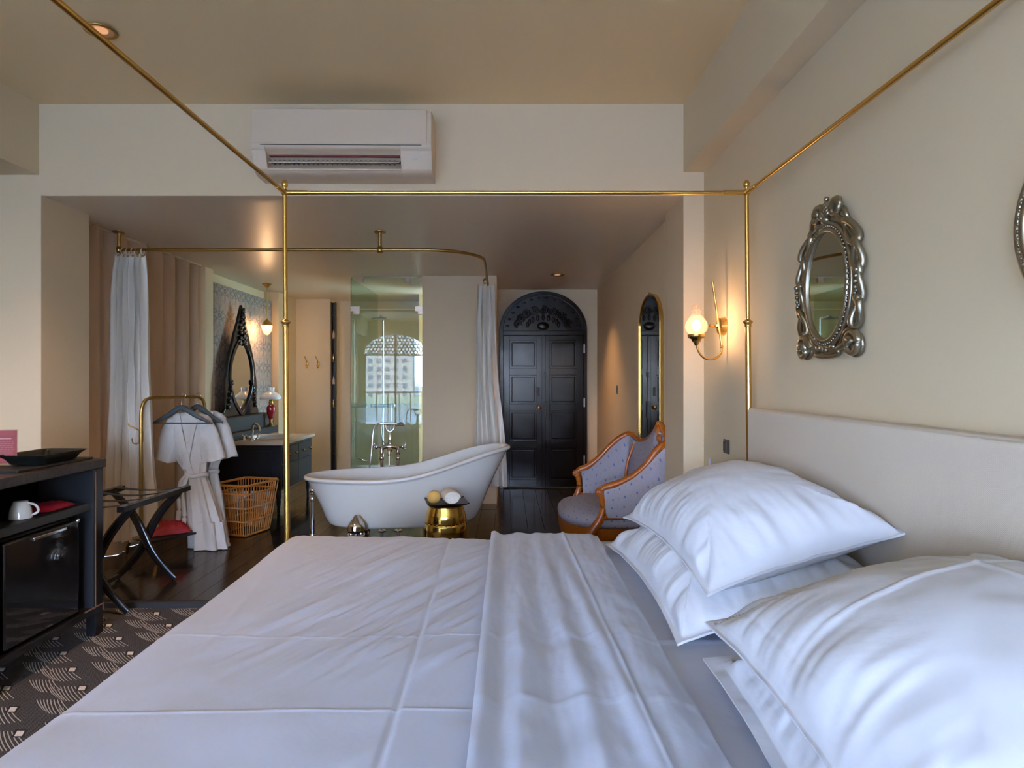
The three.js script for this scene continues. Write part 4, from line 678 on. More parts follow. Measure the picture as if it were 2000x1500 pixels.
// rolling garment rail with two robes
{
  const g = thing('garment_rail', 'low brass garment rail with curved feet and a shoe shelf', 'garment rail', [0, 0, 0]);
  const A = V(-2.596, 0, -4.50), C = V(-2.331, 0, -4.90), up = (p, y, t = 0) => V(lerp(p.x, p.x, 0), y, p.z);
  const mix = (t, y) => V(lerp(A.x, C.x, t), y, lerp(A.z, C.z, t));
  obj('frame', tube([mix(0, 0.17), mix(0, 0.5), mix(0, 1.0), mix(0.01, 1.10), mix(0.06, 1.155), mix(0.16, 1.17), mix(0.5, 1.172), mix(0.84, 1.17), mix(0.94, 1.155), mix(0.99, 1.10), mix(1, 1.0), mix(1, 0.5), mix(1, 0.17)], 0.0115, 90, 12), M.brassDark, g);
  for (const [P, k] of [[A, 0], [C, 1]]) { // arched feet across the rail
    const n = V(-(C.z - A.z), 0, C.x - A.x).normalize();  // across
    const q = (s, y) => V(P.x - n.x * s * -1, y, P.z - n.z * s * -1);
    obj('foot', tube([q(-0.20, 0.045), q(-0.185, 0.10), q(-0.13, 0.155), q(0, 0.172), q(0.13, 0.155), q(0.185, 0.10), q(0.20, 0.045)], 0.0115, 40, 10), M.brass, g);
  }
  obj('shoe_shelf', bar(mix(-0.02, 0.165), mix(1.02, 0.165), 0.26, 0.016), M.blackMatt, g);
  obj('hook', [tube([mix(0, 0.93), V(-2.62, 0.955, -4.48), V(-2.655, 0.975, -4.465), V(-2.665, 0.99, -4.46)], 0.004, 14, 6), tube([mix(0, 0.87), V(-2.61, 0.85, -4.48), V(-2.635, 0.855, -4.47), V(-2.64, 0.885, -4.465)], 0.004, 14, 6), rod(mix(0, 0.86), mix(0, 0.935), 0.014)], M.brassDark, g);
  const bag = thing('red_pouch', 'crumpled red cloth pouch on the garment rail shelf', 'pouch', [-2.50, 0.174, 4.69], 0.6);
  obj('cloth', sheet((u, v) => { const x = u - 0.5, z = v - 0.5, h = Math.pow(Math.max(0, 1 - (2 * x) ** 4), 0.7) * Math.pow(Math.max(0, 1 - (2 * z) ** 4), 0.7); return V(x * 0.26, 0.004 + 0.07 * h + 0.022 * fbm(x * 9, z * 9, 2, 3) * h, z * 0.20); }, 44, 36, 0.004), std({ color: lin(0.34, 0.008, 0.02), roughness: 0.55 }), bag);
  // robes: T-shaped body with short kimono sleeves, tied at the waist
  M.robe = std({ color: lin(0.70, 0.65, 0.585), roughness: 0.95, bumpMap: rep(tex(64, 64, (u, v) => Math.max(Math.abs(2 * u - 1), Math.abs(2 * v - 1)) > 0.62 ? 0.9 : 0.2, false), 60), bumpScale: 0.0015 });
  function robe(label, s, full, pos, turn) {
    const r = thing('bathrobe', label, 'bathrobe', pos, turn);
    const N = 84, ringAt = (cx, y, rx, rz, fold, nf) => { const P = []; for (let j = 0; j < N; j++) { const a = j / N * Math.PI * 2, q = 1 + fold * Math.sin(a * nf + s + 1.2 * fbm(Math.cos(a), Math.sin(a), s, 2) * 3); P.push(V(cx + rx * Math.cos(a) * q, y, rz * Math.sin(a) * q + 0.0)); } return P; };
    // y measured down from the shoulder line; x drifts as the robe hangs askew
    const R = [[0, -0.012, 0.075, 0.026, 0, 5], [0, -0.03, 0.14, 0.038, 0, 5], [0, -0.06, 0.175, 0.046, 0.01, 5], [0, -0.13, 0.175, 0.052, 0.02, 5], [0, -0.22, 0.165, 0.055, 0.03, 6], [0.012, -0.32, 0.142, 0.054, 0.05, 7], [0.028, -0.385, 0.115, 0.052, 0.07, 8], [0.044, -0.445, 0.088, 0.050, 0.08, 9], [0.054, -0.49, 0.074, 0.050, 0.08, 9], [0.064, -0.53, 0.080, 0.054, 0.11, 8], [0.090, -0.65, 0.098, 0.066, 0.14, 8], [0.120, -0.80, 0.116, 0.076, 0.16, 7], [0.148, -0.95, 0.134, 0.085, 0.17, 7], [0.160, -1.025, 0.142, 0.089, 0.17, 7]].map(v => [v[0] * full, ...v.slice(1)]);
    const fine = []; for (let i = 0; i < R.length - 1; i++) for (let k = 0; k < 4; k++) { const t = k / 4; fine.push(R[i].map((v, q) => q === 5 ? 7 : lerp(v, R[i + 1][q], t))); } fine.push(R[R.length - 1].map((v, q) => q === 5 ? 7 : v));
    const hem = R[R.length - 1];
    const rings = fine.map(v => ringAt(...v)); rings.push(ringAt(hem[0], hem[1] + 0.004, hem[2] * 0.96, hem[3] * 0.93, hem[4], 7), ringAt(hem[0] - 0.01, hem[1] + 0.2, hem[2] * 0.8, hem[3] * 0.8, hem[4], 7));
    obj('robe_body', loft(rings), M.robe, r);
    for (const q_ of [-1, 1]) {
      const So = [[0.10, -0.022], [0.165, -0.055], [0.215, -0.13], [0.250, -0.23], [0.272, -0.30], [0.288, -0.35]], Si = [[0.04, -0.10], [0.04, -0.17], [0.055, -0.25], [0.08, -0.31], [0.098, -0.355], [0.112, -0.392]], rr = [];
      So.forEach((o, i) => { const n = Si[i], P = [], ax = (o[0] - n[0]) / 2, ay = (o[1] - n[1]) / 2; for (let j = 0; j < 48; j++) { const a = j / 48 * Math.PI * 2, ca = Math.cos(a), q = Math.sign(ca) * Math.pow(Math.abs(ca), 0.8); P.push(V(q_ * ((o[0] + n[0]) / 2 + ax * q), (o[1] + n[1]) / 2 + ay * q + (i > 3 ? 0.006 * Math.sin(a * 3 + q_) : 0), (0.034 + 0.014 * i / 5) * Math.sin(a) * (1 + 0.16 * Math.sin(ca * 7 + s + q_) * i / 5) + 0.006)); } rr.push(P); });
      const last = rr[5]; rr.push(last.map(p => p.clone().lerp(V(q_ * 0.19, -0.365, 0.006), 0.05)), last.map(p => p.clone().lerp(V(q_ * 0.15, -0.2, 0.006), 0.35)));
      obj('sleeve', loft(rr), M.robe, r);
    }
    obj('lapel', [sheet((u, v) => V(lerp(-0.075, 0.04, v) + (u - 0.5) * 0.05, lerp(-0.015, -0.47, v), 0.052 + 0.018 * Math.sin(v * Math.PI) + 0.003 * Math.sin(u * Math.PI)), 4, 20, 0.004), sheet((u, v) => V(lerp(0.085, -0.005, v) + (u - 0.5) * 0.045, lerp(-0.015, -0.43, v), 0.047 + 0.018 * Math.sin(v * Math.PI) + 0.003 * Math.sin(u * Math.PI)), 4, 20, 0.004)], M.robe, r);
    const belt = []; for (let i = 0; i < 40; i++) { const a = i / 40 * Math.PI * 2; belt.push(V(0.054 * full + 0.083 * Math.cos(a), -0.478 + 0.006 * Math.sin(a * 3), 0.060 * Math.sin(a))); }
    const bs = 0.04 * full, K = (x, y, z) => V(x + bs, y, z);
    obj('belt', [taper([...belt, belt[0]], [0.016, 0.018, 0.016], 60, 8, 0.45), taper([K(-0.035, -0.48, 0.058), K(-0.075, -0.53, 0.06), K(-0.098, -0.62, 0.05), K(-0.095, -0.75, 0.05), K(-0.105, -0.82, 0.05)], [0.013, 0.020, 0.017, 0.021, 0.019], 24, 8, 0.5), taper([K(-0.02, -0.48, 0.06), K(-0.05, -0.56, 0.065), K(-0.055, -0.68, 0.06), K(-0.045, -0.80, 0.06), K(-0.055, -0.86, 0.06)], [0.013, 0.019, 0.017, 0.02, 0.018], 24, 8, 0.5)], M.robe, r);
    obj('robe_hem', rings.length ? loft([ringAt(hem[0], hem[1] + 0.012, hem[2] * 1.006, hem[3] * 1.01, hem[4], 7), ringAt(hem[0], hem[1] - 0.002, hem[2] * 1.008, hem[3] * 1.012, hem[4], 7)], false) : null, M.robe, r);
    return r;
  }
  function hanger(label, pos, turn) {
    const h = thing('clothes_hanger', label, 'hanger', pos, turn);
    M.hanger = M.hanger || std({ color: lin(0.075, 0.098, 0.105), roughness: 0.4 });
    obj('shoulders', [taper([V(-0.235, -0.055, 0), V(-0.12, 0.0, 0.004), V(-0.04, 0.05, 0.005), V(0, 0.064, 0.006), V(0.04, 0.05, 0.005), V(0.12, 0.0, 0.004), V(0.235, -0.055, 0)], [0.007, 0.014, 0.020, 0.022, 0.020, 0.014, 0.007], 40, 10, 0.8), rod(V(-0.225, -0.052, 0.004), V(0.225, -0.052, 0.004), 0.006)], M.hanger, h);
    obj('hook', tube([V(0, 0.065, 0.004), V(0, 0.105, 0.004), V(0.006, 0.125, 0.004), V(0.022, 0.138, 0.004), V(0.03, 0.15, 0.004), V(0.024, 0.168, 0.004), V(0.004, 0.172, 0.004), V(-0.010, 0.160, 0.004)], 0.0028, 36, 8), M.chrome, h);
    return h;
  }
  hanger('dark slate wooden hanger carrying the front bathrobe', [-2.415, 1.030, 4.715], -0.1);
  robe('pale waffle bathrobe tied at the waist, front one on the rail', 0.6, 1, [-2.40, 1.065, 4.80], -0.1);
  hanger('dark slate wooden hanger carrying the bathrobe behind', [-2.372, 1.030, 4.87], -0.32);
  robe('pale waffle bathrobe hanging behind the front one, its right sleeve showing', 2.2, 0.2, [-2.335, 1.072, 4.94], -0.32);
}
// orange wicker laundry basket
{
  const b = thing('laundry_basket', 'tapered orange rattan laundry basket with hand hole', 'basket', [-2.175, WOODY, 5.28], -0.28);
  M.rattan = std({ color: lin(0.56, 0.20, 0.032), roughness: 0.5 }); M.rattanPale = std({ color: lin(0.58, 0.29, 0.12), roughness: 0.5 });
  const H = 0.42, w0 = 0.115, w1 = 0.165, l0 = 0.15, l1 = 0.205, at = (s, t, y) => { const k = y / H, w = lerp(w0, w1, k), l = lerp(l0, l1, k); return [V(lerp(-w, w, t), y, l), V(w, y, lerp(l, -l, t)), V(lerp(w, -w, t), y, -l), V(-w, y, lerp(-l, l, t))][s]; };
  for (let s = 0; s < 4; s++) { const n = s % 2 ? 13 : 11; for (let i = 0; i < n; i++) { const t = i / n, hole = s % 2 === 1 && i > 3 && i < 10; obj('rod', rod(at(s, t, 0.01), at(s, t, hole ? H * 0.83 : H), 0.0048, 6), M.rattan, b); } }
  for (const [y, r, m] of [[0.012, 0.009, 0], [0.125, 0.0075, 1], [0.235, 0.0075, 1], [H * 0.835, 0.007, 0], [H, 0.0105, 0]]) { const P = []; for (let s = 0; s < 4; s++) for (let i = 0; i < 8; i++) P.push(at(s, 0.02 + i / 8 * 0.96 + 0.02, y)); obj('hoop', tube(P, r, 120, 8, true, 0.3), m ? M.rattanPale : M.rattan, b); }
  obj('bottom', B(-w0, w0, 0.004, 0.012, -l0, l0), M.rattan, b);
  obj('liner', [B(-w0 + 0.012, w0 - 0.012, 0.013, 0.016, -l0 + 0.012, l0 - 0.012)], M.dark, b);
}
// vanity with carved black mirror
{
  const v = thing('vanity_cabinet', 'dark blue-black vanity cabinet on turned legs', 'vanity', [0, WOODY, 0]);
  const x0 = -2.832, x1 = -2.135, d0 = 5.98, d1 = 6.92, T = 0.655;
  obj('carcass', D(x0, x1, 0.22, T, d0, d1, 0.006), M.navy, v);
  for (const [x, d] of [[x1 - 0.03, d0 + 0.03], [x1 - 0.03, d1 - 0.03], [x0 + 0.03, d0 + 0.03], [x0 + 0.03, d1 - 0.03]]) obj('leg', lathe([[0, 0], [0.012, 0], [0.016, 0.01], [0.014, 0.05], [0.022, 0.12], [0.016, 0.135], [0.026, 0.15], [0.028, 0.22], [0, 0.22]], 20).translate(x, 0, -d), M.navy, v);
  obj('side_panel', [D(x0 + 0.10, x1 - 0.08, 0.28, T - 0.06, d0 - 0.008, d0 + 0.004, 0.005)], M.navy, v);
  for (let k = 0; k < 2; k++) { const w = (d1 - d0 - 0.06) / 2, a = d0 + 0.03 + k * w; const dr = obj('drawer', D(x1 - 0.01, x1 + 0.014, 0.47, T - 0.03, a + 0.006, a + w - 0.006, 0.006), M.navy, v); for (const q of [0.25, 0.75]) obj('knob', [ball(0.014, x1 + 0.034, 0.545, -(a + w * q), 12), rod(V(x1 + 0.012, 0.545, -(a + w * q)), V(x1 + 0.03, 0.545, -(a + w * q)), 0.006)], M.brass, dr); obj('cupboard_door', D(x1 - 0.01, x1 + 0.012, 0.25, 0.46, a + 0.006, a + w - 0.006, 0.006), M.navy, v); }
  const top = thing('washbasin_counter', 'cream stone vanity counter with an inset round basin', 'countertop', [0, WOODY, 0]);
  const s = new THREE.Shape(); s.moveTo(x0, d0 - 0.025); s.lineTo(x1 + 0.03, d0 - 0.025); s.lineTo(x1 + 0.03, d1 + 0.02); s.lineTo(x0, d1 + 0.02); s.closePath(); const h = new THREE.Path(); h.absellipse(-2.40, 6.42, 0.185, 0.23, 0, Math.PI * 2, true); s.holes.push(h);
  M.stone = std({ color: lin(0.62, 0.53, 0.41), roughness: 0.25 });
  obj('slab', ext(s, 0.024, 0.003, 40).rotateX(-Math.PI / 2).translate(0, T + 0.001, 0), M.stone, top);
  const basin = lathe([[0, -0.13], [0.09, -0.128], [0.155, -0.09], [0.183, -0.02], [0.187, 0.012], [0.198, 0.022], [0.21, 0.024], [0.213, 0.018], [0.20, 0.004]], 48).scale(1, 1, 1.2);
  obj('basin', basin.translate(-2.40, T + 0.026, -6.42), M.porcelain, top);
  const ledge = tag(obj('dressing_ledge', [D(x0, -2.60, 0.68, 0.755, 5.97, 7.2, 0.006), D(x0, -2.66, 0.755, 0.90, 5.99, 7.22, 0.008)], M.blackMatt), 'black wooden ledge behind the basin carrying the carved mirror', 'ledge'); ledge.position.y = WOODY;
  const tap = thing('basin_tap', 'chrome swan-neck basin tap on the vanity counter', 'tap', [-2.45, WOODY + T + 0.026, 6.10], -0.6);
  obj('spout', tube([V(0, 0, 0), V(0, 0.10, 0), V(0.02, 0.15, 0), V(0.06, 0.165, 0), V(0.10, 0.145, 0), V(0.115, 0.11, 0)], 0.0115, 30, 12), M.chrome, tap);
  obj('base', lathe([[0, 0], [0.026, 0], [0.024, 0.012], [0.014, 0.03], [0.013, 0.05]], 20), M.chrome, tap);
  for (const q of [-1, 1]) obj('tap_handle', [lathe([[0, 0], [0.022, 0], [0.018, 0.02], [0.012, 0.04], [0.013, 0.06], [0, 0.065]], 18).translate(-0.02, 0, q * 0.075), rod(V(-0.05, 0.06, q * 0.075), V(0.01, 0.06, q * 0.075), 0.006), rod(V(-0.02, 0.06, q * 0.075 - 0.03), V(-0.02, 0.06, q * 0.075 + 0.03), 0.006)], M.chrome, tap);
  // carved mirror frame
  const m = thing('dressing_mirror', 'black carved flame-topped frame around a pointed oval mirror', 'mirror', [-2.74, WOODY + 0.90, 6.55], Math.PI / 2);
  const half = [[0.43, 0.0], [0.425, 0.05], [0.39, 0.085], [0.375, 0.20], [0.385, 0.30], [0.375, 0.37], [0.345, 0.45], [0.325, 0.54], [0.285, 0.63], [0.245, 0.70], [0.205, 0.76], [0.175, 0.83], [0.13, 0.90], [0.085, 0.98], [0.04, 1.07], [0, 1.14]];
  const out = new THREE.Shape(); out.moveTo(-0.42, 0); half.forEach(([x, y]) => out.lineTo(x, y)); half.slice().reverse().forEach(([x, y]) => out.lineTo(-x, y)); out.closePath();
  const hp = (k, P) => { const n = 48, c = 0.41; for (let i = 0; i < n; i++) { const a = i / n * Math.PI * 2, t = Math.sin(a), px = 0.275 * k * Math.sign(Math.cos(a)) * Math.pow(1 - Math.abs(t) ** 1.9, 0.82), py = c + 0.375 * k * t; i ? P.lineTo(px, py) : P.moveTo(px, py); } P.closePath(); return P; };
  out.holes.push(hp(1, new THREE.Path()));
  obj('frame', ext(out, 0.022, 0.004, 8).translate(0, 0, -0.022), M.black, m);
  const rg = new THREE.Shape(); hp(1.13, rg); rg.holes.push(hp(0.985, new THREE.Path())); obj('inner_moulding', ext(rg, 0.012, 0.005, 8).translate(0, 0, -0.002), M.black, m);
  obj('mirror_glass', ext(hp(1.02, new THREE.Shape()), 0.004).translate(0, 0, -0.008), M.mirror, m);
  const cv = []; for (let i = 0; i < 7; i++) { const y = 0.74 + i * 0.055, w = 0.13 * (1 - i / 7.5); for (const q of [-1, 1]) cv.push(ellipsoid(0.03 * (1 - i * 0.08), 0.022, 0.014, q * w * 0.55, y, 0.018)); cv.push(ellipsoid(0.018, 0.024, 0.014, 0, y + 0.02, 0.022)); } for (const q of [-1, 1]) for (let i = 0; i < 5; i++) cv.push(ellipsoid(0.022, 0.028, 0.012, q * (0.33 - i * 0.018), 0.10 + i * 0.06, 0.016));
  obj('carving', cv, M.black, m);
  obj('back_board', ext(hp(1.05, new THREE.Shape()), 0.01).translate(0, 0, -0.034), M.blackMatt, m);
  // table lamp with red glass font
  const l = thing('table_lamp', 'small oil-style lamp with white glass shade and red font', 'lamp', [-2.675, WOODY + 0.7555, 6.98]);
  l.position.y = WOODY + 0.7555; l.position.x = -2.60;
  obj('base', lathe([[0, 0], [0.045, 0], [0.045, 0.012], [0.02, 0.03], [0.014, 0.06], [0.018, 0.085], [0, 0.085]], 24), M.brassDark, l);
  obj('glass_font', lathe([[0, 0.085], [0.02, 0.087], [0.036, 0.12], [0.048, 0.18], [0.046, 0.215], [0.028, 0.24], [0, 0.242]], 28), phy({ color: lin(0.30, 0.006, 0.014), roughness: 0.12, clearcoat: 1 }), l);
  obj('burner', lathe([[0, 0.24], [0.022, 0.24], [0.026, 0.262], [0.018, 0.275], [0.02, 0.30], [0, 0.30]], 20), M.brassDark, l);
  obj('shade', lathe([[0.112, 0.300], [0.118, 0.304], [0.106, 0.335], [0.07, 0.368], [0.042, 0.382], [0.036, 0.400], [0.040, 0.43], [0.036, 0.435], [0.030, 0.40], [0.038, 0.375], [0.10, 0.330]], 36), M.porcelain, l);
}
// pendant lamp
{
  const p = thing('pendant_lamp', 'small lit brass pendant lamp on a thin rod beside the carved mirror', 'pendant lamp', [-2.67, LOW, 7.05]);
  obj('ceiling_rose', lathe([[0, -0.045], [0.012, -0.042], [0.03, -0.02], [0.048, -0.006], [0.05, 0], [0, 0]], 24), M.brassDark, p);
  obj('drop_rod', rod(V(0, -0.03, 0), V(0, -0.40, 0), 0.0045), M.brassDark, p);
  obj('cap', lathe([[0.006, -0.385], [0.012, -0.395], [0.022, -0.405], [0.05, -0.435], [0.058, -0.46], [0.055, -0.462], [0.03, -0.43], [0, -0.42]], 28), M.brass, p);
  obj('glass_shade', lathe([[0.055, -0.455], [0.06, -0.475], [0.052, -0.51], [0.034, -0.545], [0.018, -0.565], [0, -0.57]], 28), M.lampGlass, p);
  obj('bulb', ellipsoid(0.03, 0.034, 0.03, 0, -0.485, 0, 16), std({ color: 0x000000, emissive: lin(1, 0.74, 0.48), emissiveIntensity: 5 }), p);
  obj('pull_chain', [rod(V(0.012, -0.56, 0), V(0.012, -0.66, 0), 0.0018, 6), ball(0.008, 0.012, -0.665, 0, 8), rod(V(-0.014, -0.56, 0), V(-0.014, -0.66, 0), 0.0018, 6)], M.brassDark, p);
  const l = new THREE.PointLight(lin(1, 0.62, 0.33), 0.9, 0, 2); l.position.set(0, -0.485, 0); l.castShadow = true; l.shadow.radius = 1.4; p.add(l);
}
// patterned wallpaper panel on the left wall
{
  const c = document.createElement('canvas'); c.width = 512; c.height = 512; const x = c.getContext('2d');
  x.fillStyle = '#a89384'; x.fillRect(0, 0, 512, 512);
  for (let i = 0; i < 2600; i++) { x.fillStyle = ['#b7a698', '#8f8986', '#7c7a7d', '#ac8b76', '#bfae9f'][Math.floor(rnd() * 5)]; const a = rnd() * 512, b = rnd() * 512, r = 3 + rnd() * 5; x.beginPath(); x.ellipse(a, b, r, r * 0.45, rnd() * 6.28, 0, 6.28); x.fill(); }
  const med = (cx, cy, R) => { for (let k = 0; k < 12; k++) { const a = k / 12 * Math.PI * 2; x.save(); x.translate(cx, cy); x.rotate(a); x.fillStyle = k & 1 ? '#85827f' : '#b39d8a'; x.beginPath(); x.ellipse(R * 0.66, 0, R * 0.30, R * 0.13, 0, 0, 6.28); x.fill(); x.restore(); } for (const [r, col] of [[0.42, '#77757a'], [0.34, '#b5a496'], [0.24, '#5f5d60'], [0.14, '#a98a72']]) { x.fillStyle = col; x.beginPath(); x.arc(cx, cy, R * r, 0, 6.28); x.fill(); } };
  for (let i = -1; i < 3; i++) for (let j = -1; j < 3; j++) { med(i * 256 + (j & 1 ? 128 : 0), j * 256 + 64, 120); med(i * 256 + (j & 1 ? 0 : 128), j * 256 + 64, 62); }
  const t = new THREE.CanvasTexture(c); t.colorSpace = THREE.SRGBColorSpace; t.wrapS = t.wrapT = THREE.RepeatWrapping; t.magFilter = THREE.LinearFilter; t.repeat.set(1 / 0.5, 1 / 0.5);
  struct('wallpaper', D(XL - 0.001, -2.835, 0.03, 2.245, 6.145, 7.62), std({ map: t, roughness: 0.8 }), 'panel of grey and pink medallion wallpaper behind the vanity');
}
// coat hooks
{
  const mk = (x, label) => { const h = thing('coat_hook', label, 'hook', [x, 1.50, 8.349]); obj('back_plate', lathe([[0, 0], [0.018, 0], [0.016, 0.006], [0, 0.008]], 16).scale(1, 1, 1.6).rotateX(Math.PI / 2).translate(0, 0.01, 0), M.brass, h); obj('hook', [tube([V(0, 0.02, 0.004), V(-0.006, 0.05, 0.02), V(-0.016, 0.085, 0.045), V(-0.02, 0.10, 0.05)], 0.005, 16, 8), ball(0.009, -0.02, 0.102, 0.05), tube([V(0, 0, 0.004), V(0, -0.03, 0.012), V(0, -0.045, 0.035), V(0, -0.03, 0.055), V(0, -0.015, 0.058)], 0.006, 20, 8), ball(0.010, 0, -0.012, 0.058)], M.brass, h); };
  mk(-2.63, 'brass double coat hook on the narrow cream wall, nearer the vanity'); mk(-2.485, 'brass double coat hook on the narrow cream wall, nearer the shower');
}
// glass shower
M.glass = phy({ color: lin(0.80, 0.90, 0.85), roughness: 0.0, transmission: 1, thickness: 0, ior: 1.38 });
M.glassEdge = std({ color: lin(0.05, 0.12, 0.09), roughness: 0.1 });
{
  const s = thing('shower_screen', 'clear glass shower front with brass clamps mirroring the river windows', 'shower screen', [0, 0, 0]);
  const x0 = -1.615, x1 = -0.873, d = 6.56, rot = 0.0;
  const fx = obj('fixed_panel', D(x0, x1, 2.035, LOW - 0.012, d - 0.005, d + 0.005), M.glass, s);
  const dw = obj('glass_door', B(0.002, x1 - x0 - 0.004, WOODY + 0.01, 2.028, -0.005, 0.005), M.glass, s); dw.position.set(x0, 0, -d); dw.rotation.y = 0.050; 
  obj('glass_edge', [D(x0 - 0.004, x0 + 0.001, WOODY, LOW - 0.012, d - 0.005, d + 0.005)], M.glassEdge, s);
  obj('side_panel', D(x0 - 0.005, x0 + 0.004, WOODY, LOW - 0.012, d + 0.012, 7.9), M.glass, s);
  for (const x of [x0 + 0.10, x1 - 0.155]) obj('ceiling_clamp', D(x - 0.028, x + 0.028, LOW - 0.065, LOW - 0.001, d - 0.016, d + 0.016, 0.003), M.plastic, s);
  obj('head_channel', D(x0, x1, LOW - 0.014, LOW - 0.001, d - 0.012, d + 0.012), M.plastic, s);
  for (const x of [x0 + 0.045, x1 - 0.03]) obj('hinge', [D(x - 0.05, x + 0.045, 2.005, 2.06, d - 0.016, d + 0.016, 0.003), D(x - 0.02, x + 0.045, 1.975, 2.01, d - 0.016, d + 0.016, 0.003)], M.brassPale || (M.brassPale = std({ color: lin(0.50, 0.39, 0.30), metalness: 1, roughness: 0.35 })), s);
  obj('pull_handle', tube([V(x0 + 0.07, 0.50, -d + 0.006), V(x0 + 0.075, 0.505, -d + 0.05), V(x0 + 0.13, 0.485, -d + 0.06), V(x0 + 0.17, 0.465, -d + 0.05), V(x0 + 0.175, 0.46, -d + 0.006)], 0.008, 20, 8), M.chrome, s);
  M.steel2 = std({ color: lin(0.30, 0.30, 0.28), metalness: 1, roughness: 0.4 });
  const sh = thing('rain_shower', 'chrome shower column with rain head inside the glass shower', 'shower', [-1.45, 0, 7.4]);
  obj('column', [rod(V(0, 0.4, 0), V(0, 2.02, 0), 0.011), rod(V(0, 2.02, 0), V(0.02, 2.02, 0.25), 0.010)], M.steel2, sh);
  obj('rain_head', lathe([[0, 0.03], [0.015, 0.03], [0.03, 0.012], [0.10, 0.004], [0.10, -0.006], [0, -0.008]], 32).translate(0.02, 1.99, 0.25), M.steel2, sh);
  obj('valve', [rod(V(-0.12, 1.0, 0.01), V(0.12, 1.0, 0.01), 0.022, 16), ball(0.028, -0.12, 1.0, 0.01), ball(0.028, 0.12, 1.0, 0.01)], M.steel2, sh);
  obj('hand_set', [taper([V(0.1, 1.02, 0.03), V(0.1, 0.8, 0.06), V(0.06, 0.55, 0.06), V(0.0, 0.62, 0.04), V(0, 0.95, 0.03)], [0.006, 0.006, 0.006], 40, 8)], M.steel2, sh);
  struct('trim_5', D(-1.62, -0.872, 0.0, WOODY + 0.02, 6.52, 6.6, 0.004), M.stone, 'stone kerb under the shower glass');
  struct('wall_shower_side', D(-1.10, -0.872, 0, LOW, 7.9, 8.6), M.wallBack, 'pale side wall inside the shower');
  // white towel shelf seen left of the glass
  const g = thing('shelf_unit', 'tall narrow dark shelf with small bottles beside the shower glass', 'shelf', [-2.27, WOODY, 8.3]);
  obj('upright', [B(-0.030, -0.022, 0, 2.28, -0.03, 0.03), B(0.022, 0.030, 0, 2.28, -0.03, 0.03), B(-0.03, 0.03, 0, 2.28, -0.03, -0.024)], M.blackMatt, g);
  for (let i = 0; i < 7; i++) obj('shelf', B(-0.02, 0.02, 0.3 + i * 0.3, 0.312 + i * 0.3, -0.024, 0.03), M.blackMatt, g);
  for (let i = 0; i < 4; i++) { const bt = thing('small_bottle', 'tiny amber bottle on the dark shelf, ' + ['lowest one', 'second from below', 'third from below', 'topmost one'][i], 'bottle', [-2.27, WOODY + 0.912 + i * 0.3, 8.297]); obj('bottle', lathe([[0, 0], [0.017, 0], [0.018, 0.06], [0.008, 0.08], [0.008, 0.10], [0, 0.10]], 14), i & 1 ? M.plastic : M.brass, bt); }
}
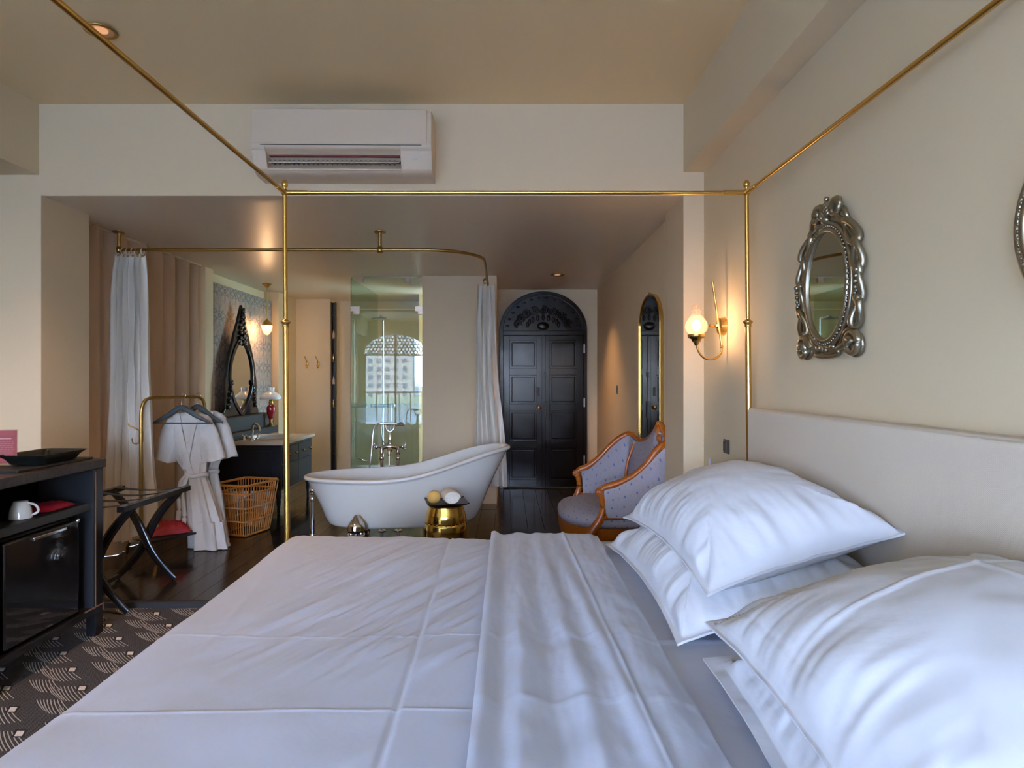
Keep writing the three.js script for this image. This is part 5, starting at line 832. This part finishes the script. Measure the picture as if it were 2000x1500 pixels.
// arched black double doors
{
  const d = thing('door_1', 'pair of black panelled doors under a carved arched fanlight', 'door', [0.420, WOODY, 7.5]); d.userData.kind = 'structure'; delete d.userData.category;
  const hw = 0.512, ys = 1.83, rise = 0.455;
  const arch = (w, y0, y1, rs, P) => { const n = 30; P.moveTo(-w, y0); P.lineTo(w, y0); P.lineTo(w, y1); for (let i = 1; i < n; i++) { const t = i / n * Math.PI; P.lineTo(w * Math.cos(t), y1 + rs * Math.sin(t)); } P.lineTo(-w, y1); P.closePath(); return P; };
  const f = new THREE.Shape(), fp = []; const n = 30;
  const run = (w, rs) => { const q = [[w, 0]]; for (let i = 0; i <= n; i++) { const t = i / n * Math.PI; q.push([w * Math.cos(t), ys + 0.02 + rs * Math.sin(t)]); } q.push([-w, 0]); return q; };
  [...run(hw, rise), ...run(hw - 0.045, rise - 0.045).reverse()].forEach(([x, y], i) => i ? f.lineTo(x, y) : f.moveTo(x, y)); f.closePath();
  obj('door_frame', ext(f, 0.075, 0.004), M.blackDoor, d);
  const fan = arch(hw - 0.04, ys - 0.03, ys + 0.02, rise - 0.04, new THREE.Shape()); obj('fanlight', [ext(fan, 0.03, 0.003).translate(0, 0, 0.006), B(-hw + 0.03, hw - 0.03, ys - 0.04, ys + 0.015, 0.0, 0.062, 0.006)], M.blackDoor, d);
  const car = []; for (let i = 0; i < 9; i++) { const a = (i + 0.5) / 9 * Math.PI, R = 0.26, cx = Math.cos(a) * R * 1.15, cy = ys + 0.06 + Math.sin(a) * R * 0.78; car.push(new THREE.TorusGeometry(0.040, 0.012, 6, 18, 5).rotateZ(a * 2).translate(cx, cy, 0.04), ball(0.02, cx, cy, 0.042, 10), ellipsoid(0.018, 0.035, 0.012, cx * 0.62, ys + 0.04 + (cy - ys) * 0.5, 0.04)); } car.push(ellipsoid(0.07, 0.05, 0.018, 0, ys + 0.07, 0.04));
  for (let i = 0; i < 14; i++) { const a = (i + 0.5) / 14 * Math.PI; car.push(ellipsoid(0.02, 0.012, 0.01, Math.cos(a) * 0.42, ys + 0.03 + Math.sin(a) * 0.37, 0.04)); }
  obj('fanlight_carving', car, M.blackDoor, d);
  for (const s of [-1, 1]) {
    const a = s < 0 ? -hw + 0.045 : 0.004, b = s < 0 ? -0.004 : hw - 0.045, L = obj('door_leaf', B(a, b, 0.012, ys - 0.042, 0.006, 0.030), M.blackDoor, d);
    const rows = [[0.10, 0.47], [0.555, 0.905], [0.985, 1.325], [1.405, 1.73]], st = 0.075, rl = [];
    rl.push(B(a, a + st, 0.012, ys - 0.042, 0.028, 0.052, 0.004), B(b - st, b, 0.012, ys - 0.042, 0.028, 0.052, 0.004));
    const ysr = [0.012, ...rows.flat(), ys - 0.042]; for (let i = 0; i < ysr.length; i += 2) rl.push(B(a + st - 0.004, b - st + 0.004, ysr[i], ysr[i + 1], 0.028, 0.051, 0.004));
    obj('door_rail', rl, M.blackDoor, L);
    for (const [y0, y1] of rows) obj('door_panel', B(a + st + 0.022, b - st - 0.022, y0 + 0.022, y1 - 0.022, 0.026, 0.046, 0.010), M.blackDoor, L);
    if (s > 0) { for (const y of [0.28, 0.95, 1.58]) obj('door_hinge', B(b + 0.004, b + 0.020, y, y + 0.105, 0.05, 0.080, 0.003), M.steel || (M.steel = std({ color: lin(0.45, 0.46, 0.45), metalness: 1, roughness: 0.35 })), d); obj('door_astragal', B(a - 0.02, a + 0.022, 0.012, ys - 0.05, 0.05, 0.064, 0.004), M.blackDoor, L); obj('door_bolt', [B(a + 0.008, a + 0.032, 1.30, 1.36, 0.06, 0.085, 0.004), B(a + 0.008, a + 0.032, 0.82, 1.02, 0.06, 0.085, 0.004)], M.blackMatt, L); }
    else { obj('door_knob', [ball(0.026, b - 0.05, 0.945, 0.088, 16), rod(V(b - 0.05, 0.945, 0.05), V(b - 0.05, 0.945, 0.085), 0.012), new THREE.CylinderGeometry(0.024, 0.026, 0.006, 20).rotateX(Math.PI / 2).translate(b - 0.05, 0.945, 0.054)], M.brassPale, L); obj('door_lock_plate', B(b - 0.066, b - 0.04, 1.08, 1.18, 0.05, 0.058, 0.003), M.blackMatt, L); }
  }
}
// tall arched mirror on the right wall
{
  const m = thing('arched_mirror', 'tall slim arched mirror in a thin brass frame', 'mirror', [1.059, 0.50, 4.665], -Math.PI / 2);
  const w = 0.355, y1 = 1.20, rs = 0.23, arch = (k, P) => { const n = 28, W = w - k; P.moveTo(-W, k); P.lineTo(W, k); P.lineTo(W, y1); for (let i = 1; i < n; i++) { const t = i / n * Math.PI; P.lineTo(W * Math.cos(t), y1 + (rs - k) * Math.sin(t)); } P.lineTo(-W, y1); P.closePath(); return P; };
  const f = arch(0, new THREE.Shape()); f.holes.push(arch(0.015, new THREE.Path()));
  obj('frame', [ext(f, 0.022, 0.004, 8), ball(0.010, 0, y1 + rs + 0.004, 0.015)], M.brass, m);
  obj('mirror_glass', ext(arch(0.02, new THREE.Shape()), 0.004).translate(0, 0, 0.012), M.mirror, m);
}
// carved armchair in blue dotted fabric
{
  const c = thing('armchair', 'carved honey-wood armchair in blue-grey fabric with small dots', 'armchair', [0.80, WOODY, 4.5]);
  const grain = grainMap([0.76, 0.43, 0.10], [0.64, 0.32, 0.05], 5, 1.5);
  M.honey = phy({ map: grain, roughness: 0.34, clearcoat: 0.5, clearcoatRoughness: 0.2 });
  const cv = document.createElement('canvas'); cv.width = cv.height = 256; const x = cv.getContext('2d'); x.fillStyle = '#a9a6b2'; x.fillRect(0, 0, 256, 256);
  for (let i = 0; i < 1500; i++) { x.fillStyle = rnd() > 0.5 ? '#b5b1b9' : '#a09daa'; x.fillRect(rnd() * 256, rnd() * 256, 5, 2); }
  for (let i = 0; i < 4; i++) for (let j = 0; j < 4; j++) { const a = 32 + i * 64 + (j & 1 ? 32 : 0), b = 32 + j * 64; for (const [dx, col] of [[0, (i + j) & 1 ? '#6c76aa' : '#b39a98']]) for (const o of [-256, 0]) { x.fillStyle = col; x.beginPath(); x.ellipse(a + o + dx, b, 9, 8, 0.4, 0, 6.28); x.fill(); } }
  const ft = new THREE.CanvasTexture(cv); ft.colorSpace = THREE.SRGBColorSpace; ft.wrapS = ft.wrapT = THREE.RepeatWrapping; ft.magFilter = THREE.LinearFilter; ft.repeat.set(1 / 0.16, 1 / 0.16);
  M.dotted = std({ map: ft, roughness: 0.92, bumpMap: fabricBump, bumpScale: 0.0006 });
  // local frame: x towards the wall, z towards the camera; near side z = +0.40, far side z = -0.44
  const P = (X, Y, d) => V(X - 0.80, Y - WOODY, 4.5 - d);
  const nearArm = [P(0.595, 0.575, 4.10), P(0.625, 0.602, 4.10), P(0.70, 0.625, 4.10), P(0.80, 0.675, 4.09), P(0.89, 0.75, 4.09), P(0.955, 0.835, 4.09), P(1.005, 0.88, 4.10), P(1.04, 0.885, 4.12)];
  const farArm = [P(0.535, 0.575, 4.93), P(0.56, 0.603, 4.93), P(0.62, 0.625, 4.93), P(0.71, 0.695, 4.93), P(0.80, 0.79, 4.93), P(0.88, 0.855, 4.93), P(0.935, 0.88, 4.92), P(0.97, 0.875, 4.88)];
  const crest = [P(0.97, 0.875, 4.88), P(0.985, 0.852, 4.78), P(0.995, 0.850, 4.66), P(1.005, 0.868, 4.52), P(1.01, 0.90, 4.41), P(1.015, 0.95, 4.31), P(1.018, 0.995, 4.23), P(1.03, 0.96, 4.17), P(1.04, 0.885, 4.12)];
  obj('armrest', taper(nearArm, [0.020, 0.026, 0.022, 0.020, 0.021, 0.025, 0.026], 50, 12), M.honey, c);
  obj('armrest', taper(farArm, [0.020, 0.026, 0.022, 0.020, 0.021, 0.022, 0.022], 50, 12), M.honey, c);
  const cr = obj('crest_rail', taper(crest, [0.022, 0.020, 0.020, 0.026, 0.034, 0.036, 0.034, 0.024, 0.022], 60, 12, 0.8), M.honey, c);
  obj('crest_carving', [ellipsoid(0.018, 0.05, 0.05, 0.20, 0.925, 0.27), ...[-1, 1].map(q => ellipsoid(0.016, 0.028, 0.045, 0.195, 0.885, 0.27 + q * 0.06)), ball(0.022, 0.21, 0.975, 0.27)], M.honey, cr);
  for (const [A, s] of [[nearArm, 1], [farArm, -1]]) { // scrolled knuckle and front post
    const k = A[0], dd = 4.5 - k.z;
    obj('arm_knuckle', [ellipsoid(0.032, 0.028, 0.03, k.x + 0.002, k.y + 0.002, k.z), new THREE.TorusGeometry(0.017, 0.007, 8, 18).translate(k.x - 0.004, k.y, k.z + 0.026)], M.honey, c);
    const X = k.x + 0.80;
    obj('front_post', taper([P(X + 0.01, 0.565, dd), P(X + 0.022, 0.51, dd), P(X + 0.020, 0.45, dd), P(X - 0.005, 0.385, dd), P(X - 0.045, 0.325, dd), P(X - 0.055, 0.28, dd), P(X - 0.052, 0.22, dd)], [0.024, 0.020, 0.022, 0.026, 0.030, 0.032, 0.028], 40, 12), M.honey, c);
    obj('leg', taper([P(X - 0.052, 0.26, dd), P(X - 0.060, 0.20, dd), P(X - 0.045, 0.12, dd), P(X - 0.042, 0.06, dd), P(X - 0.060, 0.034, dd)], [0.034, 0.030, 0.018, 0.015, 0.020], 30, 12), M.honey, c);
    const bx = s > 0 ? 0.985 : 0.955, bd = s > 0 ? 4.15 : 4.86;
    obj('leg', taper([P(bx, 0.44, bd), P(bx, 0.25, bd), P(bx + 0.02, 0.12, bd), P(bx + 0.03, 0.034, bd)], [0.022, 0.022, 0.017, 0.014], 20, 10), M.honey, c);
    // upholstered side under the arm
    const z0 = k.z - s * 0.004;
    obj('side_upholstery', sheet((u, v) => { const t = u, i = t * (A.length - 1), a = Math.min(A.length - 2, Math.floor(i)), p = A[a].clone().lerp(A[a + 1], i - a); const bot = 0.415 - WOODY; const xx = Math.max(p.x, k.x + 0.035); return V(xx + (1 - u) * 0.02 * (v), lerp(p.y - 0.012, bot, v), p.z + s * 0.0 + s * 0.014 * Math.sin(u * Math.PI) * Math.sin(v * Math.PI) - 0.004); }, 30, 20, 0.022), M.dotted, c);
    obj('side_rail', taper([P(X + 0.02, 0.41, dd), P(lerp(X, bx, 0.5), 0.405, lerp(dd, bd, 0.5)), P(bx, 0.41, bd)], [0.018, 0.016, 0.018], 20, 10), M.honey, c);
  }
  obj('back_stile', taper([P(0.955, 0.835, 4.77), P(0.895, 0.64, 4.77), P(0.89, 0.41, 4.77)], [0.010, 0.011, 0.012], 16, 10), M.honey, c);
  obj('back_upholstery', sheet((u, v) => { const i = u * (crest.length - 1), a = Math.min(crest.length - 2, Math.floor(i)), p = crest[a].clone().lerp(crest[a + 1], i - a); return V(lerp(p.x, p.x - 0.04, v) - 0.025 * Math.sin(u * Math.PI) * Math.sin(v * Math.PI), lerp(p.y - 0.012, 0.40 - WOODY, v), p.z); }, 36, 20, 0.03), M.dotted, c);
  // seat: rounded trapezoid cushion on an apron
  const seatRing = (k, y) => { const pts = [], n = 72; for (let j = 0; j < n; j++) { const a = j / n * Math.PI * 2, ca = Math.cos(a), sa = Math.sin(a), q = Math.pow(Math.abs(ca), 0.62) * Math.sign(ca), w = Math.pow(Math.abs(sa), 0.6) * Math.sign(sa); const front = q < 0; pts.push(V(-0.075 + q * (front ? 0.315 + 0.02 : 0.26) * k - (front ? 0.03 * (1 - w * w) * k : 0), y, -0.01 + w * (0.41 - (front ? 0.03 * q * q : 0.0)) * k)); } return pts; };
  obj('seat', loft([seatRing(0.94, 0.30), seatRing(0.99, 0.315), seatRing(1.0, 0.335), seatRing(0.985, 0.362), seatRing(0.93, 0.384), seatRing(0.8, 0.398), seatRing(0.5, 0.408), seatRing(0.05, 0.412)]), M.dotted, c);
  obj('apron', loft([seatRing(0.90, 0.20), seatRing(0.965, 0.215), seatRing(0.985, 0.25), seatRing(0.985, 0.30)]), M.honey, c);
}
// repeats share a group
const groupOf = { pillow: 'pillows stacked at the head of the bed', bathrobe: 'bathrobes on the garment rail', hanger: 'hangers on the garment rail', hook: 'brass coat hooks on the narrow wall', downlight: 'recessed ceiling downlights', building: 'buildings on the far river bank', 'paper cone': 'white paper cones on the bedside table', 'light switch': 'grey switch plates' };
for (const o of scene.children) { const u = o.userData; if (groupOf[u.category]) u.group = groupOf[u.category]; if (/^small_bottle/.test(o.name)) u.group = 'tiny bottles on the dark shelf'; if (/^shower_curtain/.test(o.name)) u.group = 'white shower curtains on the brass rail'; }
renderer.render(scene, camera);
